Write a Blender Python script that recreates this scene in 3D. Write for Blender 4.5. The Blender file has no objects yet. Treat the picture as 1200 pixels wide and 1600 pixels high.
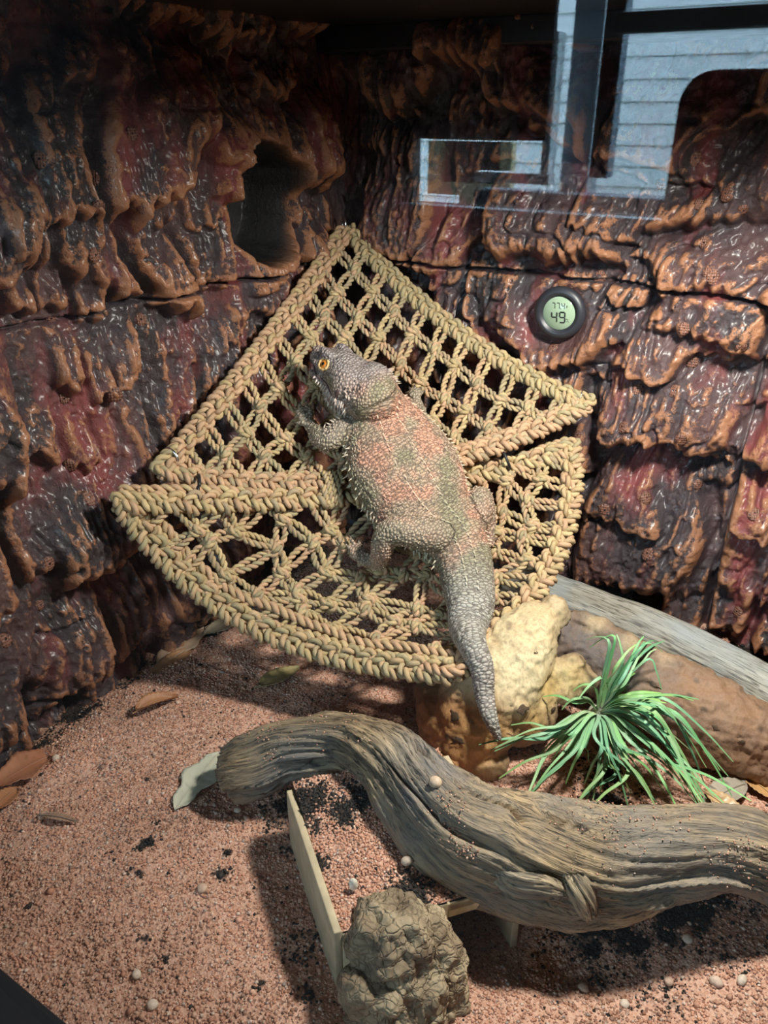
import bpy, bmesh, math, random
import numpy as np
from mathutils import Vector, Matrix, Quaternion

rng = np.random.default_rng(7)
random.seed(7)
PI = math.pi
scene = bpy.context.scene
COL = scene.collection

# ---------------------------------------------------------------- camera
F_PX = 1251.0
PITCH = math.radians(26.7)
CAM = np.array([0.597, -0.845, 0.53])
c_right = np.array([0.844, 0.536, 0.0]); c_right /= np.linalg.norm(c_right)
c_flat = np.array([-c_right[1], c_right[0], 0.0])
c_fwd = c_flat * math.cos(PITCH) - np.array([0, 0, math.sin(PITCH)])
c_up = np.cross(c_right, c_fwd)
cam_data = bpy.data.cameras.new('camera')
cam_data.sensor_fit = 'VERTICAL'
cam_data.sensor_height = 36.0
cam_data.lens = F_PX / 1600.0 * 36.0
cam_data.clip_start = 0.01
cam = bpy.data.objects.new('camera', cam_data)
COL.objects.link(cam)
_m = Matrix.Identity(4)
for i, v in enumerate((c_right, c_up, -c_fwd)):
    for j in range(3):
        _m[j][i] = v[j]
for j in range(3):
    _m[j][3] = CAM[j]
cam.matrix_world = _m
scene.camera = cam

# ---------------------------------------------------------------- world (daylight outside the room)
world = bpy.data.worlds.new('daylight'); scene.world = world
world.use_nodes = True
bg = world.node_tree.nodes['Background']
bg.inputs[0].default_value = (0.55, 0.80, 1.0, 1)
bg.inputs[1].default_value = 13.0

# ---------------------------------------------------------------- the vivarium's own lamp under the lid, above and right of the picture
def spot_lamp(name, loc, target, power, color, angle, blend=0.6, radius=0.03):
    l = bpy.data.lights.new(name, 'SPOT'); l.energy = power; l.color = color
    l.spot_size = math.radians(angle); l.spot_blend = blend; l.shadow_soft_size = radius
    o = bpy.data.objects.new(name, l); COL.objects.link(o)
    o.location = loc
    o.rotation_euler = (Vector(target) - Vector(loc)).to_track_quat('-Z', 'Y').to_euler()
    return o
spot_lamp('daylight_bulb_offscreen', (0.55, -0.30, 0.585), (0.42, -0.32, 0.0), 15.0, (1.0, 0.96, 0.88), 150, 0.6, 0.03)
_pl = bpy.data.lights.new('window_room_offscreen', 'AREA'); _pl.shape = 'RECTANGLE'; _pl.size = 1.9; _pl.size_y = 1.1
_pl.cycles.is_portal = True
_po = bpy.data.objects.new('window_room_offscreen', _pl); COL.objects.link(_po)
_po.location = (0.0, -3.23, 0.85); _po.rotation_euler = (math.radians(90), 0, 0)

scene.view_settings.view_transform = 'Standard'
scene.view_settings.look = 'None'
scene.view_settings.exposure = 0.7
scene.view_settings.gamma = 1.0
scene.view_settings.use_curve_mapping = False

# ---------------------------------------------------------------- helpers
def ray_plane(px, py, n, c):
    """point of the plane n.p = c that lies behind photo pixel px,py (for measuring the place)"""
    d = c_fwd + c_right * (px - 600) / F_PX + c_up * (800 - py) / F_PX
    n = np.array(n, float)
    return CAM + d * ((c - CAM @ n) / (d @ n))
def at_z(px, py, z):
    return ray_plane(px, py, (0, 0, 1), z)
def norm(v):
    v = np.asarray(v, float)
    return v / (np.linalg.norm(v, axis=-1, keepdims=True) + 1e-12)
def sstep(a, b, x):
    t = np.clip((x - a) / (b - a), 0, 1)
    return t * t * (3 - 2 * t)

def _hash(i, j, k, seed):
    n = (i * 374761393 + j * 668265263 + k * 2147483647 + seed * 974634777) & 0xFFFFFFFF
    n = ((n ^ (n >> 13)) * 1274126177) & 0xFFFFFFFF
    n = ((n ^ (n >> 16)) * 2246822519) & 0xFFFFFFFF
    return ((n ^ (n >> 15)) & 0xFFFFFF) / float(0xFFFFFF)
def vnoise(x, y, z=0.0, seed=0):
    """smooth value noise in -1..1"""
    x, y, z = np.broadcast_arrays(np.asarray(x, float), np.asarray(y, float), np.asarray(z, float))
    xi = np.floor(x).astype(np.int64); yi = np.floor(y).astype(np.int64); zi = np.floor(z).astype(np.int64)
    fx = x - xi; fy = y - yi; fz = z - zi
    ux = fx * fx * fx * (fx * (fx * 6 - 15) + 10); uy = fy * fy * fy * (fy * (fy * 6 - 15) + 10); uz = fz * fz * fz * (fz * (fz * 6 - 15) + 10)
    r = 0
    for a in (0, 1):
        for b in (0, 1):
            for c in (0, 1):
                w = (ux if a else 1 - ux) * (uy if b else 1 - uy) * (uz if c else 1 - uz)
                r = r + w * _hash(xi + a, yi + b, zi + c, seed)
    return r * 2 - 1
def fbm(x, y, z=0.0, octaves=4, seed=0, gain=0.5):
    r = 0; a = 1; t = 0; f = 1.0
    for o in range(octaves):
        r = r + a * vnoise(np.asarray(x) * f, np.asarray(y) * f, np.asarray(z) * f, seed + o * 17)
        t += a; a *= gain; f *= 2.03
    return r / t
def ridged(x, y, z=0.0, octaves=3, seed=0):
    r = 0; a = 1; t = 0; f = 1.0
    for o in range(octaves):
        r = r + a * (1 - np.abs(vnoise(np.asarray(x) * f, np.asarray(y) * f, np.asarray(z) * f, seed + o * 13)) * 2)
        t += a; a *= 0.5; f *= 2.1
    return r / t

def mesh_np(name, V, Fc, mat=None, smooth=True, colors=None, uv=None, attrs=None):
    """mesh from numpy verts (n,3) and quads or triangles (m,k)"""
    V = np.ascontiguousarray(V, np.float32); Fc = np.ascontiguousarray(Fc, np.int32)
    me = bpy.data.meshes.new(name)
    k = Fc.shape[1]
    me.vertices.add(len(V)); me.vertices.foreach_set('co', V.ravel())
    me.loops.add(Fc.size); me.loops.foreach_set('vertex_index', Fc.ravel())
    me.polygons.add(len(Fc))
    me.polygons.foreach_set('loop_start', np.arange(0, Fc.size, k, dtype=np.int32))
    me.polygons.foreach_set('loop_total', np.full(len(Fc), k, np.int32))
    if smooth:
        me.polygons.foreach_set('use_smooth', np.ones(len(Fc), bool))
    if colors is not None:
        a = me.color_attributes.new('tint', 'FLOAT_COLOR', 'POINT')
        c = np.ones((len(V), 4), np.float32); c[:, :colors.shape[1]] = colors
        a.data.foreach_set('color', c.ravel())
    if uv is not None:
        a = me.attributes.new('grain', 'FLOAT_VECTOR', 'POINT')
        g = np.zeros((len(V), 3), np.float32); g[:, :uv.shape[1]] = uv
        a.data.foreach_set('vector', g.ravel())
    for n_, v_ in (attrs or {}).items():
        a = me.attributes.new(n_, 'FLOAT', 'POINT'); a.data.foreach_set('value', np.ascontiguousarray(v_, np.float32))
    me.update(calc_edges=True); me.validate()
    if mat is not None:
        me.materials.append(mat)
    return me
def link(name, me, parent=None, loc=None):
    o = bpy.data.objects.new(name, me); COL.objects.link(o)
    if parent is not None:
        o.parent = parent
    if loc is not None:
        o.location = loc
    return o
def tag(o, label, cat, group=None):
    o['label'] = label; o['category'] = cat
    if group:
        o['group'] = group
    return o
def struct(o, label=None, cat=None):
    o['kind'] = 'structure'
    if label:
        o['label'] = label
    if cat:
        o['category'] = cat
    return o
def empty(name, loc=(0, 0, 0)):
    o = bpy.data.objects.new(name, None); COL.objects.link(o)
    o.location = loc; o.empty_display_size = 0.02
    return o
def grid_faces(nu, nv, close_u=False, close_v=False):
    """quads for a (nu, nv) vertex grid, index = i*nv + j"""
    I = np.arange(nu if close_u else nu - 1); J = np.arange(nv if close_v else nv - 1)
    i, j = np.meshgrid(I, J, indexing='ij')
    i2 = (i + 1) % nu; j2 = (j + 1) % nv
    return np.stack([i * nv + j, i2 * nv + j, i2 * nv + j2, i * nv + j2], -1).reshape(-1, 4)
class Soup:
    """collects vertex/face blocks (quads; triangles repeat their last corner) into one mesh"""
    def __init__(s): s.V = []; s.F = []; s.C = []; s.n = 0
    def add(s, V, Fc, c=None):
        V = np.asarray(V, float); Fc = np.asarray(Fc)
        s.V.append(V); s.F.append(Fc + s.n); s.n += len(V)
        if c is not None:
            s.C.append(np.broadcast_to(np.asarray(c, float), (len(V), 3)))
    def mesh(s, name, mat, smooth=True):
        return mesh_np(name, np.concatenate(s.V), np.concatenate(s.F), mat, smooth, np.concatenate(s.C) if s.C else None)
def frames(P):
    """parallel-transport frames along a polyline"""
    P = np.asarray(P, float)
    T = norm(np.gradient(P, axis=0))
    a = np.array([0, 0, 1.0]) if abs(T[0][2]) < 0.9 else np.array([1.0, 0, 0])
    n = norm(np.cross(T[0], a)); N = [n]
    for i in range(1, len(P)):
        n = n - T[i] * (n @ T[i]); n = n / (np.linalg.norm(n) + 1e-12); N.append(n)
    N = np.array(N)
    return T, N, np.cross(T, N)
def tube(P, r, sides=6, cap=True):
    P = np.asarray(P, float); n = len(P)
    r = np.broadcast_to(np.asarray(r, float), (n,))
    T, N, B = frames(P)
    if cap:
        P = np.concatenate([P[:1] - T[:1] * r[0] * 0.3, P, P[-1:] + T[-1:] * r[-1] * 0.3])
        r = np.concatenate([r[:1] * 0.02, r, r[-1:] * 0.02])
        N = np.concatenate([N[:1], N, N[-1:]]); B = np.concatenate([B[:1], B, B[-1:]]); n += 2
    th = np.arange(sides) / sides * 2 * PI
    V = P[:, None, :] + r[:, None, None] * (np.cos(th)[None, :, None] * N[:, None, :] + np.sin(th)[None, :, None] * B[:, None, :])
    return V.reshape(-1, 3), grid_faces(n, sides, close_v=True)[:, ::-1]
def resample(P, step):
    P = np.asarray(P, float)
    d = np.concatenate([[0], np.cumsum(np.linalg.norm(np.diff(P, axis=0), axis=1))])
    n = max(2, int(d[-1] / step) + 1)
    t = np.linspace(0, d[-1], n)
    return np.stack([np.interp(t, d, P[:, k]) for k in range(P.shape[1])], -1)
def catmull(P, per=8):
    P = np.asarray(P, float)
    Q = np.concatenate([[2 * P[0] - P[1]], P, [2 * P[-1] - P[-2]]])
    out = []
    for i in range(len(P) - 1):
        p0, p1, p2, p3 = Q[i:i + 4]
        t = np.linspace(0, 1, per, endpoint=False)[:, None]
        out.append(0.5 * (2 * p1 + (p2 - p0) * t + (2 * p0 - 5 * p1 + 4 * p2 - p3) * t * t + (3 * p1 - p0 - 3 * p2 + p3) * t ** 3))
    return np.concatenate(out + [P[-1:]])
def rounded_box(name, sx, sy, sz, bevel, mat, seg=2):
    bm = bmesh.new()
    bmesh.ops.create_cube(bm, size=1.0)
    bmesh.ops.scale(bm, vec=(sx, sy, sz), verts=bm.verts)
    if bevel > 0:
        bmesh.ops.bevel(bm, geom=list(bm.edges), offset=bevel, segments=seg, affect='EDGES', profile=0.5)
    me = bpy.data.meshes.new(name); bm.to_mesh(me); bm.free()
    me.materials.append(mat)
    return me
def box_between(name, a, b, mat, parent=None, bevel=0.0):
    a = np.array(a, float); b = np.array(b, float)
    me = rounded_box(name, *np.abs(b - a), bevel, mat)
    return link(name, me, parent, tuple((a + b) / 2))
def remesh(V_F_list, voxel, smooth_it=6, factor=0.5):
    """fuse overlapping closed shells into one continuous skin"""
    s = Soup()
    for V, Fc in V_F_list:
        s.add(V, Fc)
    me = s.mesh('tmp', None)
    o = bpy.data.objects.new('tmp', me); COL.objects.link(o)
    m = o.modifiers.new('r', 'REMESH'); m.mode = 'VOXEL'; m.voxel_size = voxel
    if smooth_it:
        m2 = o.modifiers.new('s', 'SMOOTH'); m2.factor = factor; m2.iterations = smooth_it
    dg = bpy.context.evaluated_depsgraph_get()
    me2 = bpy.data.meshes.new_from_object(o.evaluated_get(dg))
    bpy.data.objects.remove(o)
    n = len(me2.vertices)
    V = np.empty(n * 3); me2.vertices.foreach_get('co', V); V = V.reshape(-1, 3)
    Nn = np.empty(n * 3); me2.vertices.foreach_get('normal', Nn); Nn = Nn.reshape(-1, 3)
    Fc = np.empty(len(me2.loops), np.int32); me2.loops.foreach_get('vertex_index', Fc)
    Fc = Fc.reshape(-1, 4)
    bpy.data.meshes.remove(me2)
    return V, Nn, Fc
def ball(c, r, nu=14, nv=20, axes=None):
    """ellipsoid block; r scalar or 3 radii, axes optional 3x3 rows"""
    r = np.broadcast_to(np.asarray(r, float), (3,))
    A = np.eye(3) if axes is None else np.asarray(axes, float)
    ph = np.linspace(0, PI, nu); th = np.arange(nv) / nv * 2 * PI
    p, t = np.meshgrid(ph, th, indexing='ij')
    L = np.stack([np.sin(p) * np.cos(t) * r[0], np.sin(p) * np.sin(t) * r[1], np.cos(p) * r[2]], -1).reshape(-1, 3)
    return np.asarray(c) + L @ A, grid_faces(nu, nv, close_v=True)

# ---------------------------------------------------------------- materials
class NT:
    """small node-tree writer"""
    def __init__(s, name, rough=0.6, spec=0.4):
        s.m = bpy.data.materials.new(name); s.m.use_nodes = True
        s.t = s.m.node_tree; s.b = s.t.nodes['Principled BSDF']
        s.b.inputs['Roughness'].default_value = rough
        s.b.inputs['Specular IOR Level'].default_value = spec
    def n(s, typ, **kw):
        nd = s.t.nodes.new(typ)
        for k, v in kw.items():
            if k.startswith('i_'):
                key = k[2:]
                key = int(key) if key.isdigit() else key.replace('_', ' ')
                s.set(nd.inputs[key], v)
            else:
                setattr(nd, k, v)
        return nd
    def set(s, sock, v):
        if isinstance(v, bpy.types.NodeSocket):
            s.t.links.new(v, sock)
        elif isinstance(v, (tuple, list)) and len(v) == 3 and sock.type == 'RGBA':
            sock.default_value = (*v, 1)
        else:
            sock.default_value = v
    def coord(s, scale=(1, 1, 1), attr=None):
        if attr:
            src = s.n('ShaderNodeAttribute', attribute_name=attr).outputs['Vector']
        else:
            src = s.n('ShaderNodeTexCoord').outputs['Object']
        return s.n('ShaderNodeMapping', i_Vector=src, i_Scale=tuple(scale)).outputs[0]
    def noise(s, vec, scale, detail=4, rough=0.55, dist=0.0):
        return s.n('ShaderNodeTexNoise', i_Vector=vec, i_Scale=scale, i_Detail=detail, i_Roughness=rough, i_Distortion=dist).outputs[0]
    def voro(s, vec, scale, feature='F1', rnd=1.0):
        return s.n('ShaderNodeTexVoronoi', feature=feature, i_Vector=vec, i_Scale=scale, i_Randomness=rnd)
    def ramp(s, fac, stops):
        nd = s.n('ShaderNodeValToRGB', i_Fac=fac)
        e = nd.color_ramp.elements
        while len(e) < len(stops):
            e.new(0.5)
        for el, (p, c) in zip(e, stops):
            el.position = p; el.color = (*c, 1) if not np.isscalar(c) else (c, c, c, 1)
        return nd.outputs[0]
    def mix(s, fac, a, b, mode='MIX'):
        nd = s.n('ShaderNodeMix', data_type='RGBA', blend_type=mode)
        s.set(nd.inputs[0], fac); s.set(nd.inputs[6], a); s.set(nd.inputs[7], b)
        return nd.outputs[2]
    def math(s, op, a, b=0.0, clamp=False):
        nd = s.n('ShaderNodeMath', operation=op, use_clamp=clamp)
        s.set(nd.inputs[0], a); s.set(nd.inputs[1], b)
        return nd.outputs[0]
    def attr(s, name, out='Color'):
        return s.n('ShaderNodeAttribute', attribute_name=name).outputs[out]
    def bump(s, h, strength=0.5, dist=0.002):
        nd = s.n('ShaderNodeBump', i_Strength=strength, i_Distance=dist, i_Height=h)
        if s.b.inputs['Normal'].is_linked:
            s.t.links.new(s.b.inputs['Normal'].links[0].from_socket, nd.inputs['Normal'])
        s.t.links.new(nd.outputs[0], s.b.inputs['Normal'])
    def out(s, color=None, rough=None):
        if color is not None:
            s.set(s.b.inputs['Base Color'], color)
        if rough is not None:
            s.set(s.b.inputs['Roughness'], rough)
        return s.m
def flat_mat(name, color, rough=0.6, spec=0.4, metal=0.0, grain=None):
    t = NT(name, rough, spec)
    t.b.inputs['Metallic'].default_value = metal
    if grain:
        v = t.noise(t.coord(), grain, 5)
        c = t.mix(t.ramp(v, [(0.3, 0.0), (0.7, 1.0)]), tuple(0.75 * x for x in color), tuple(min(1, 1.15 * x) for x in color))
        t.bump(v, 0.3, 0.001)
        return t.out(c)
    return t.out(tuple(color))
# ================================================================ bark walls
def boxblur(A, k):
    for ax in (0, 1):
        P = np.pad(A, [(k + 1, k) if a == ax else (0, 0) for a in (0, 1)], mode='edge')
        C = np.cumsum(P, axis=ax)
        n = A.shape[ax]
        A = (np.take(C, np.arange(n) + 2 * k + 1, axis=ax) - np.take(C, np.arange(n), axis=ax)) / (2 * k + 1)
    return A
def bark_relief(U, Z, seed, slant):
    """relief (m) of moulded bark: lobes of uneven size that bulge to a ragged lower ledge, fluted lengthwise"""
    w1 = fbm(U * 6, Z * 6, 0, 3, seed); w2 = fbm(U * 6, Z * 6, 5.3, 3, seed + 3)
    Us = U + slant * (Z - 0.3)
    uw = Us + 0.030 * w1 + 0.004 * vnoise(U * 34, Z * 18, 0, seed + 9)
    zw = Z + 0.040 * w2 + 0.25 * U * vnoise(U * 1.7, Z * 1.3, 8.8, seed + 12)
    H = np.zeros_like(U)
    flw = uw / 0.021 + 1.2 * vnoise(U * 15, Z * 5, 2.2, seed + 50)
    fl = 0.5 + 0.5 * np.cos(2 * PI * flw)
    for layer, (rh, cw, amp) in enumerate(((0.150, 0.120, 0.050), (0.105, 0.075, 0.038), (0.062, 0.045, 0.020))):
        sd = seed + 40 * layer
        ru = (uw + 0.5 * cw * vnoise(U * 9, zw * 9, 0.5, sd + 5)) / cw + 3.37 * layer
        c = np.floor(ru); ci = c.astype(np.int64)
        fr_ = ru - c
        zz = zw + 0.006 * fl + 0.014 * fbm(uw * 26, Z * 9, 0.4, 2, sd + 1) + 0.030 * vnoise(uw * 9, Z * 4, 0.9, sd + 2) + rh * 0.8 * _hash(ci, ci * 0 + 4, 9, sd)
        r = np.floor(zz / rh); ri = r.astype(np.int64)
        hgt = _hash(ri, ci, 1, sd)
        hgt = np.where(hgt < 0.28, 0.12, 0.35 + 0.75 * hgt)
        a = 1 - (zz / rh - r)
        sharp = 0.06 + 0.16 * _hash(ri, ci, 2, sd)
        prof = (0.22 + 0.78 * sstep(0, 0.8, a)) * (1 - sstep(1 - sharp, 1.0, a)) ** 0.7 * (0.4 + 0.6 * sstep(0, 0.2, a))
        b = np.abs(fr_ - 0.5) * 2
        edge = 1 - 0.85 * sstep(0.62, 1.0, b) ** 1.3
        lay = amp * hgt * prof * edge
        H = np.maximum(H, lay + 0.45 * H) if layer else lay
    m = sstep(-0.25, 0.30, fbm(U * 7, Z * 7, 9.1, 2, seed + 23))
    rd = np.abs(np.cos(PI * flw)) ** 0.5 * (0.6 + 0.4 * vnoise(uw * 50, Z * 8, 1, seed + 27))
    ph2 = uw / 0.010 + 2.2 * vnoise(U * 17, Z * 8, 4.7, seed + 25)
    rd2 = np.abs(np.cos(PI * ph2)) ** 0.8
    H = H + 0.0100 * rd * m + 0.0032 * rd2 * sstep(0.1, -0.2, fbm(U * 11, Z * 11, 3.1, 2, seed + 28))
    H = H + 0.007 * fbm(U * 24, Z * 19, 0.0, 3, seed + 30) + 0.0042 * ridged(uw * 75, Z * 34, 0.0, 4, seed + 31)
    cr_ = np.exp(-(vnoise(uw * 42, Z * 16, 1.1, seed + 35) / 0.07) ** 2) * sstep(-0.1, 0.3, vnoise(U * 13, Z * 13, 2.0, seed + 36))
    H = H - 0.006 * cr_ + 0.0030 * fbm(U * 190, Z * 130, 0.0, 3, seed + 33)
    return H
def bark_wall(name, to_world, u1, seed, slant, hole, seams_u, dens=0.00165, label=''):
    nu = int(u1 / dens); nz = int(0.625 / dens)
    u = np.linspace(-0.02, u1, nu); z = np.linspace(-0.01, 0.615, nz)
    U, Z = np.meshgrid(u, z, indexing='ij')
    H = bark_relief(U, Z, seed, slant(U, Z))
    # panel joints
    jz = 0.368 + 0.002 * vnoise(U * 20, 0, 0, 5)
    g = np.exp(-((Z - jz) / 0.0016) ** 2)
    for su in seams_u:
        g = np.maximum(g, np.exp(-((U - su - 0.03 * 0 - 0.001 * vnoise(Z * 30, 0, 0, 6)) / 0.0016) ** 2) * (Z < 0.368))
    H = H * (1 - 0.30 * np.clip(g, 0, 1)) - 0.010 * g
    port = np.zeros_like(U)
    if hole is not None:
        hu, hz, ru, rz = hole
        d = np.sqrt(((U - hu) / ru) ** 2 + ((Z - hz) / rz) ** 2) + 0.16 * fbm(U * 22, Z * 22, 0, 3, 77)
        H = H * sstep(0.98, 1.08, d) - 0.045 * (1 - sstep(0.88, 1.0, d))
        port = 1 - sstep(1.03, 1.09, d)
    H = H * (0.35 + 0.65 * sstep(0.0, 0.05, U)) + 0.006
    if hole is None:      # the gauge sits on a flattened patch
        gm = np.exp(-(((U - 0.288) / 0.042) ** 2 + ((Z - 0.333) / 0.042) ** 2) ** 2)
        H = H * (1 - gm) + gm * np.minimum(H, 0.030)
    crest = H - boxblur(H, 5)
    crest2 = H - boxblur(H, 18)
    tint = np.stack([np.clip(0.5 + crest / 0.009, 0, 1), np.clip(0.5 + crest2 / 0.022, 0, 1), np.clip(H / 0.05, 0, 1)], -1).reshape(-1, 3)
    P = to_world(U, Z, H).reshape(-1, 3)
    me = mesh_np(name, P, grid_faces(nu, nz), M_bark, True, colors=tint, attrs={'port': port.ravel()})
    o = struct(link(name, me), label, 'wall')
    return o, (u, z, H, to_world)

t = NT('moulded_bark', 0.42, 0.7)
t.b.inputs['Coat Weight'].default_value = 0.35; t.b.inputs['Coat Roughness'].default_value = 0.28
co = t.coord()
cr = t.n('ShaderNodeSeparateColor', i_Color=t.attr('tint'))
n1 = t.noise(co, 9, 5); n2 = t.noise(co, 190, 6, 0.7); n3 = t.noise(co, 800, 4, 0.65); n5 = t.noise(co, 14, 3); n4 = t.noise(t.coord((1, 1, 0.4)), 16, 4)
body = t.ramp(n1, [(0.32, (0.014, 0.011, 0.013)), (0.5, (0.042, 0.026, 0.031)), (0.66, (0.095, 0.042, 0.040))])
body = t.mix(t.math('MULTIPLY', t.ramp(n4, [(0.52, 0.0), (0.64, 1.0)]), 0.7), body, (0.27, 0.048, 0.045))
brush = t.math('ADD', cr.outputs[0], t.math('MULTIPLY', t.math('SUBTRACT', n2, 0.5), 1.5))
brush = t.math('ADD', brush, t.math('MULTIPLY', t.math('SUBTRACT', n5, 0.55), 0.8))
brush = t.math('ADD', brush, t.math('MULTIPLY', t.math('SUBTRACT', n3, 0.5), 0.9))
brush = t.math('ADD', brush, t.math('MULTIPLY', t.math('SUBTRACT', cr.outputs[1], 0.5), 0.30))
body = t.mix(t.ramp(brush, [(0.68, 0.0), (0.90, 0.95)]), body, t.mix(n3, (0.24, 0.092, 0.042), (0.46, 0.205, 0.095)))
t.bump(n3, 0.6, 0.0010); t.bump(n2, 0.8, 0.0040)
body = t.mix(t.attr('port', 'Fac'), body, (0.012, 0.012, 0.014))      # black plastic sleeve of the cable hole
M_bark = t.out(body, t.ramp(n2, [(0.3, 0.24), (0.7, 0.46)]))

wall_left, fieldL = bark_wall('wall_left', lambda U, Z, H: np.stack([H - 0.028, -U, Z], -1), 0.72, 11,
    lambda U, Z: 0.10 + 0 * U, (0.150, 0.442, 0.052, 0.060), [], label='dark moulded bark panel with a round black cable hole, behind the net')
wall_back, fieldB = bark_wall('wall_back', lambda U, Z, H: np.stack([U, 0.028 - H, Z], -1), 0.80, 57,
    lambda U, Z: -0.42 * sstep(0.30, 0.5, U) * sstep(0.25, 0.4, Z) - 0.05, None, [0.498], label='dark moulded bark panel behind the round gauge')
def wall_point(field, uu, zz):
    u, z, H, tw = field
    i = int(np.clip(np.searchsorted(u, uu), 2, len(u) - 3)); j = int(np.clip(np.searchsorted(z, zz), 2, len(z) - 3))
    h = H[i - 2:i + 3, j - 2:j + 3].mean()
    p = tw(np.array(u[i]), np.array(z[j]), h)
    du = tw(np.array(u[i + 2]), np.array(z[j]), H[i + 2, j]) - tw(np.array(u[i - 2]), np.array(z[j]), H[i - 2, j])
    dz = tw(np.array(u[i]), np.array(z[j + 2]), H[i, j + 2]) - tw(np.array(u[i]), np.array(z[j - 2]), H[i, j - 2])
    n = norm(np.cross(du, dz)) * (1 if field is fieldB else -1)
    return p, n
# the rest of the back wall, plain panel out of sight to the right; right end panel
M_black = flat_mat('black_plastic', (0.012, 0.012, 0.014), 0.45)
M_panel = flat_mat('dark_panel', (0.05, 0.03, 0.025), 0.6, grain=40)
struct(box_between('wall_right', (1.2, -0.73, -0.05), (1.22, 0.04, 0.63), M_panel), 'dark end panel of the vivarium', 'wall')
struct(box_between('wall_back_extension', (0.80, 0.0, -0.05), (1.2, 0.03, 0.63), M_panel), 'plain dark panel beyond the bark', 'wall')
struct(box_between('ceiling', (-0.05, -0.73, 0.610), (1.22, 0.05, 0.630), M_black), 'black underside of the vivarium lid', 'ceiling')
# raised black rim below the lid along the back wall
struct(box_between('trim_1', (-0.02, -0.026, 0.585), (1.2, 0.02, 0.612), M_black, bevel=0.003), 'black lid rim along the back bark panel', 'trim')
# black liner seen in the cable hole
struct(box_between('cable_port', (-0.084, -0.24, 0.36), (-0.078, -0.07, 0.53), M_black, wall_left))

# pore clusters pressed into the bark
t = NT('pore_cluster', 0.5)
v = t.voro(t.coord(), 420, 'F1', 0.25)
t.bump(v.outputs['Distance'], 0.8, 0.002)
M_pore = t.out(t.ramp(v.outputs['Distance'], [(0.2, (0.02, 0.012, 0.012)), (0.55, (0.20, 0.09, 0.06))]))
def disc_mesh(name, r, h, mat, seg=18):
    th = np.arange(seg) / seg * 2 * PI
    rings = [(0.001, h), (0.55 * r, h * 0.95), (0.9 * r, h * 0.7), (r, 0.0), (r, -0.003)]
    V = np.concatenate([np.stack([rr * np.cos(th), rr * np.sin(th), np.full(seg, hh)], -1) for rr, hh in rings])
    return mesh_np(name, V, grid_faces(len(rings), seg, close_v=True), mat)
pore_me = disc_mesh('pore_cluster', 0.0062, 0.0012, M_pore)
for field, wall, spots in ((fieldL, wall_left, [(20, 40), (85, 90), (150, 80), (290, 80), (65, 250), (150, 280), (70, 355), (140, 325), (200, 325), (150, 400), (120, 507), (298, 300), (250, 505), (190, 620), (130, 632), (38, 712), (125, 735), (145, 780), (75, 880), (178, 875), (12, 1000), (85, 955), (72, 1055), (120, 1055), (45, 1128), (195, 935), (20, 620), (170, 715), (180, 210), (205, 85)]),
                           (fieldB, wall_back, [(1080, 250), (1020, 292), (1132, 305), (1088, 320), (1160, 330), (1095, 382), (1117, 432), (1072, 513), (1160, 543), (1075, 573), (865, 542), (963, 573), (918, 592), (1068, 683), (1105, 725), (980, 660), (1052, 610), (1010, 775), (952, 788), (1085, 765), (1018, 855), (1053, 922), (1152, 950), (1180, 795), (900, 680), (995, 610), (1110, 425), (925, 440)])):
    for px, py in spots:
        pt = ray_plane(px, py, (1, 0, 0) if field is fieldL else (0, 1, 0), 0.012 if field is fieldL else -0.012)
        uu = -pt[1] if field is fieldL else pt[0]
        p, n = wall_point(field, uu, pt[2])
        o = link('pore_cluster', pore_me, wall)
        q = Vector(n).to_track_quat('Z', 'Y')
        o.matrix_local = Matrix.Translation(Vector(p)) @ q.to_matrix().to_4x4() @ Matrix.Diagonal((*(random.uniform(0.75, 1.15) * np.array([1, 1.15, 1])), 1))

# ================================================================ sand floor
def floor_h(x, y):
    x = np.asarray(x, float); y = np.asarray(y, float)
    h = 0.010 * fbm(x * 5, y * 5, 0, 3, 101) + 0.003 * fbm(x * 26, y * 26, 0, 3, 102) + 0.0012 * fbm(x * 120, y * 120, 0, 2, 103)
    h = h + 0.010 * sstep(-0.36, -0.60, y)                    # banked up to the front
    h = h - 0.010 * sstep(0.05, 0.0, x) - 0.008 * sstep(-0.06, 0.0, y)
    # hollow in front of the long driftwood and under the shelter
    h = h - 0.018 * np.exp(-(((x - 0.50) / 0.09) ** 2 + ((y + 0.475) / 0.05) ** 2))
    h = h - 0.006 * np.exp(-(((x - 0.36) / 0.10) ** 2 + ((y + 0.53) / 0.07) ** 2))
    return h
SOIL = [(475, 1255, .035), (450, 1330, .016), (470, 1480, .016), (480, 1560, .012), (100, 1100, .022), (190, 1040, .02), (40, 1160, .02), (245, 1000, .02), (330, 985, .02), (940, 1200, .03), (960, 1250, .03), (900, 1430, .035), (1000, 1420, .06), (1080, 1400, .05),
        (990, 960, .03), (1080, 975, .04), (1150, 995, .04), (900, 930, .03), (410, 1550, .006), (505, 1330, .01), (930, 1470, .012), (245, 1295, .006), (355, 1338, .006), (345, 1375, .009), (230, 1330, .01), (220, 1380, .008), (232, 1480, .005), (260, 1510, .006)]
SOIL = [(at_z(a, b, 0.0), r) for a, b, r in SOIL]
def soil_mask(x, y):
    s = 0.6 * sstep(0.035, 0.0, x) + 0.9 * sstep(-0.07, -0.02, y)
    for p, r in SOIL:
        d = ((x - p[0]) ** 2 + (y - p[1]) ** 2) / (r * r * 0.55)
        s = np.maximum(s, np.exp(-d))
    n = fbm(np.asarray(x) * 60, np.asarray(y) * 60, 0, 3, 140)
    return np.clip(s + 0.75 * n * (s > 0.05) + 0.05 * n, 0, 1)
nx, ny = 400, 250
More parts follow.
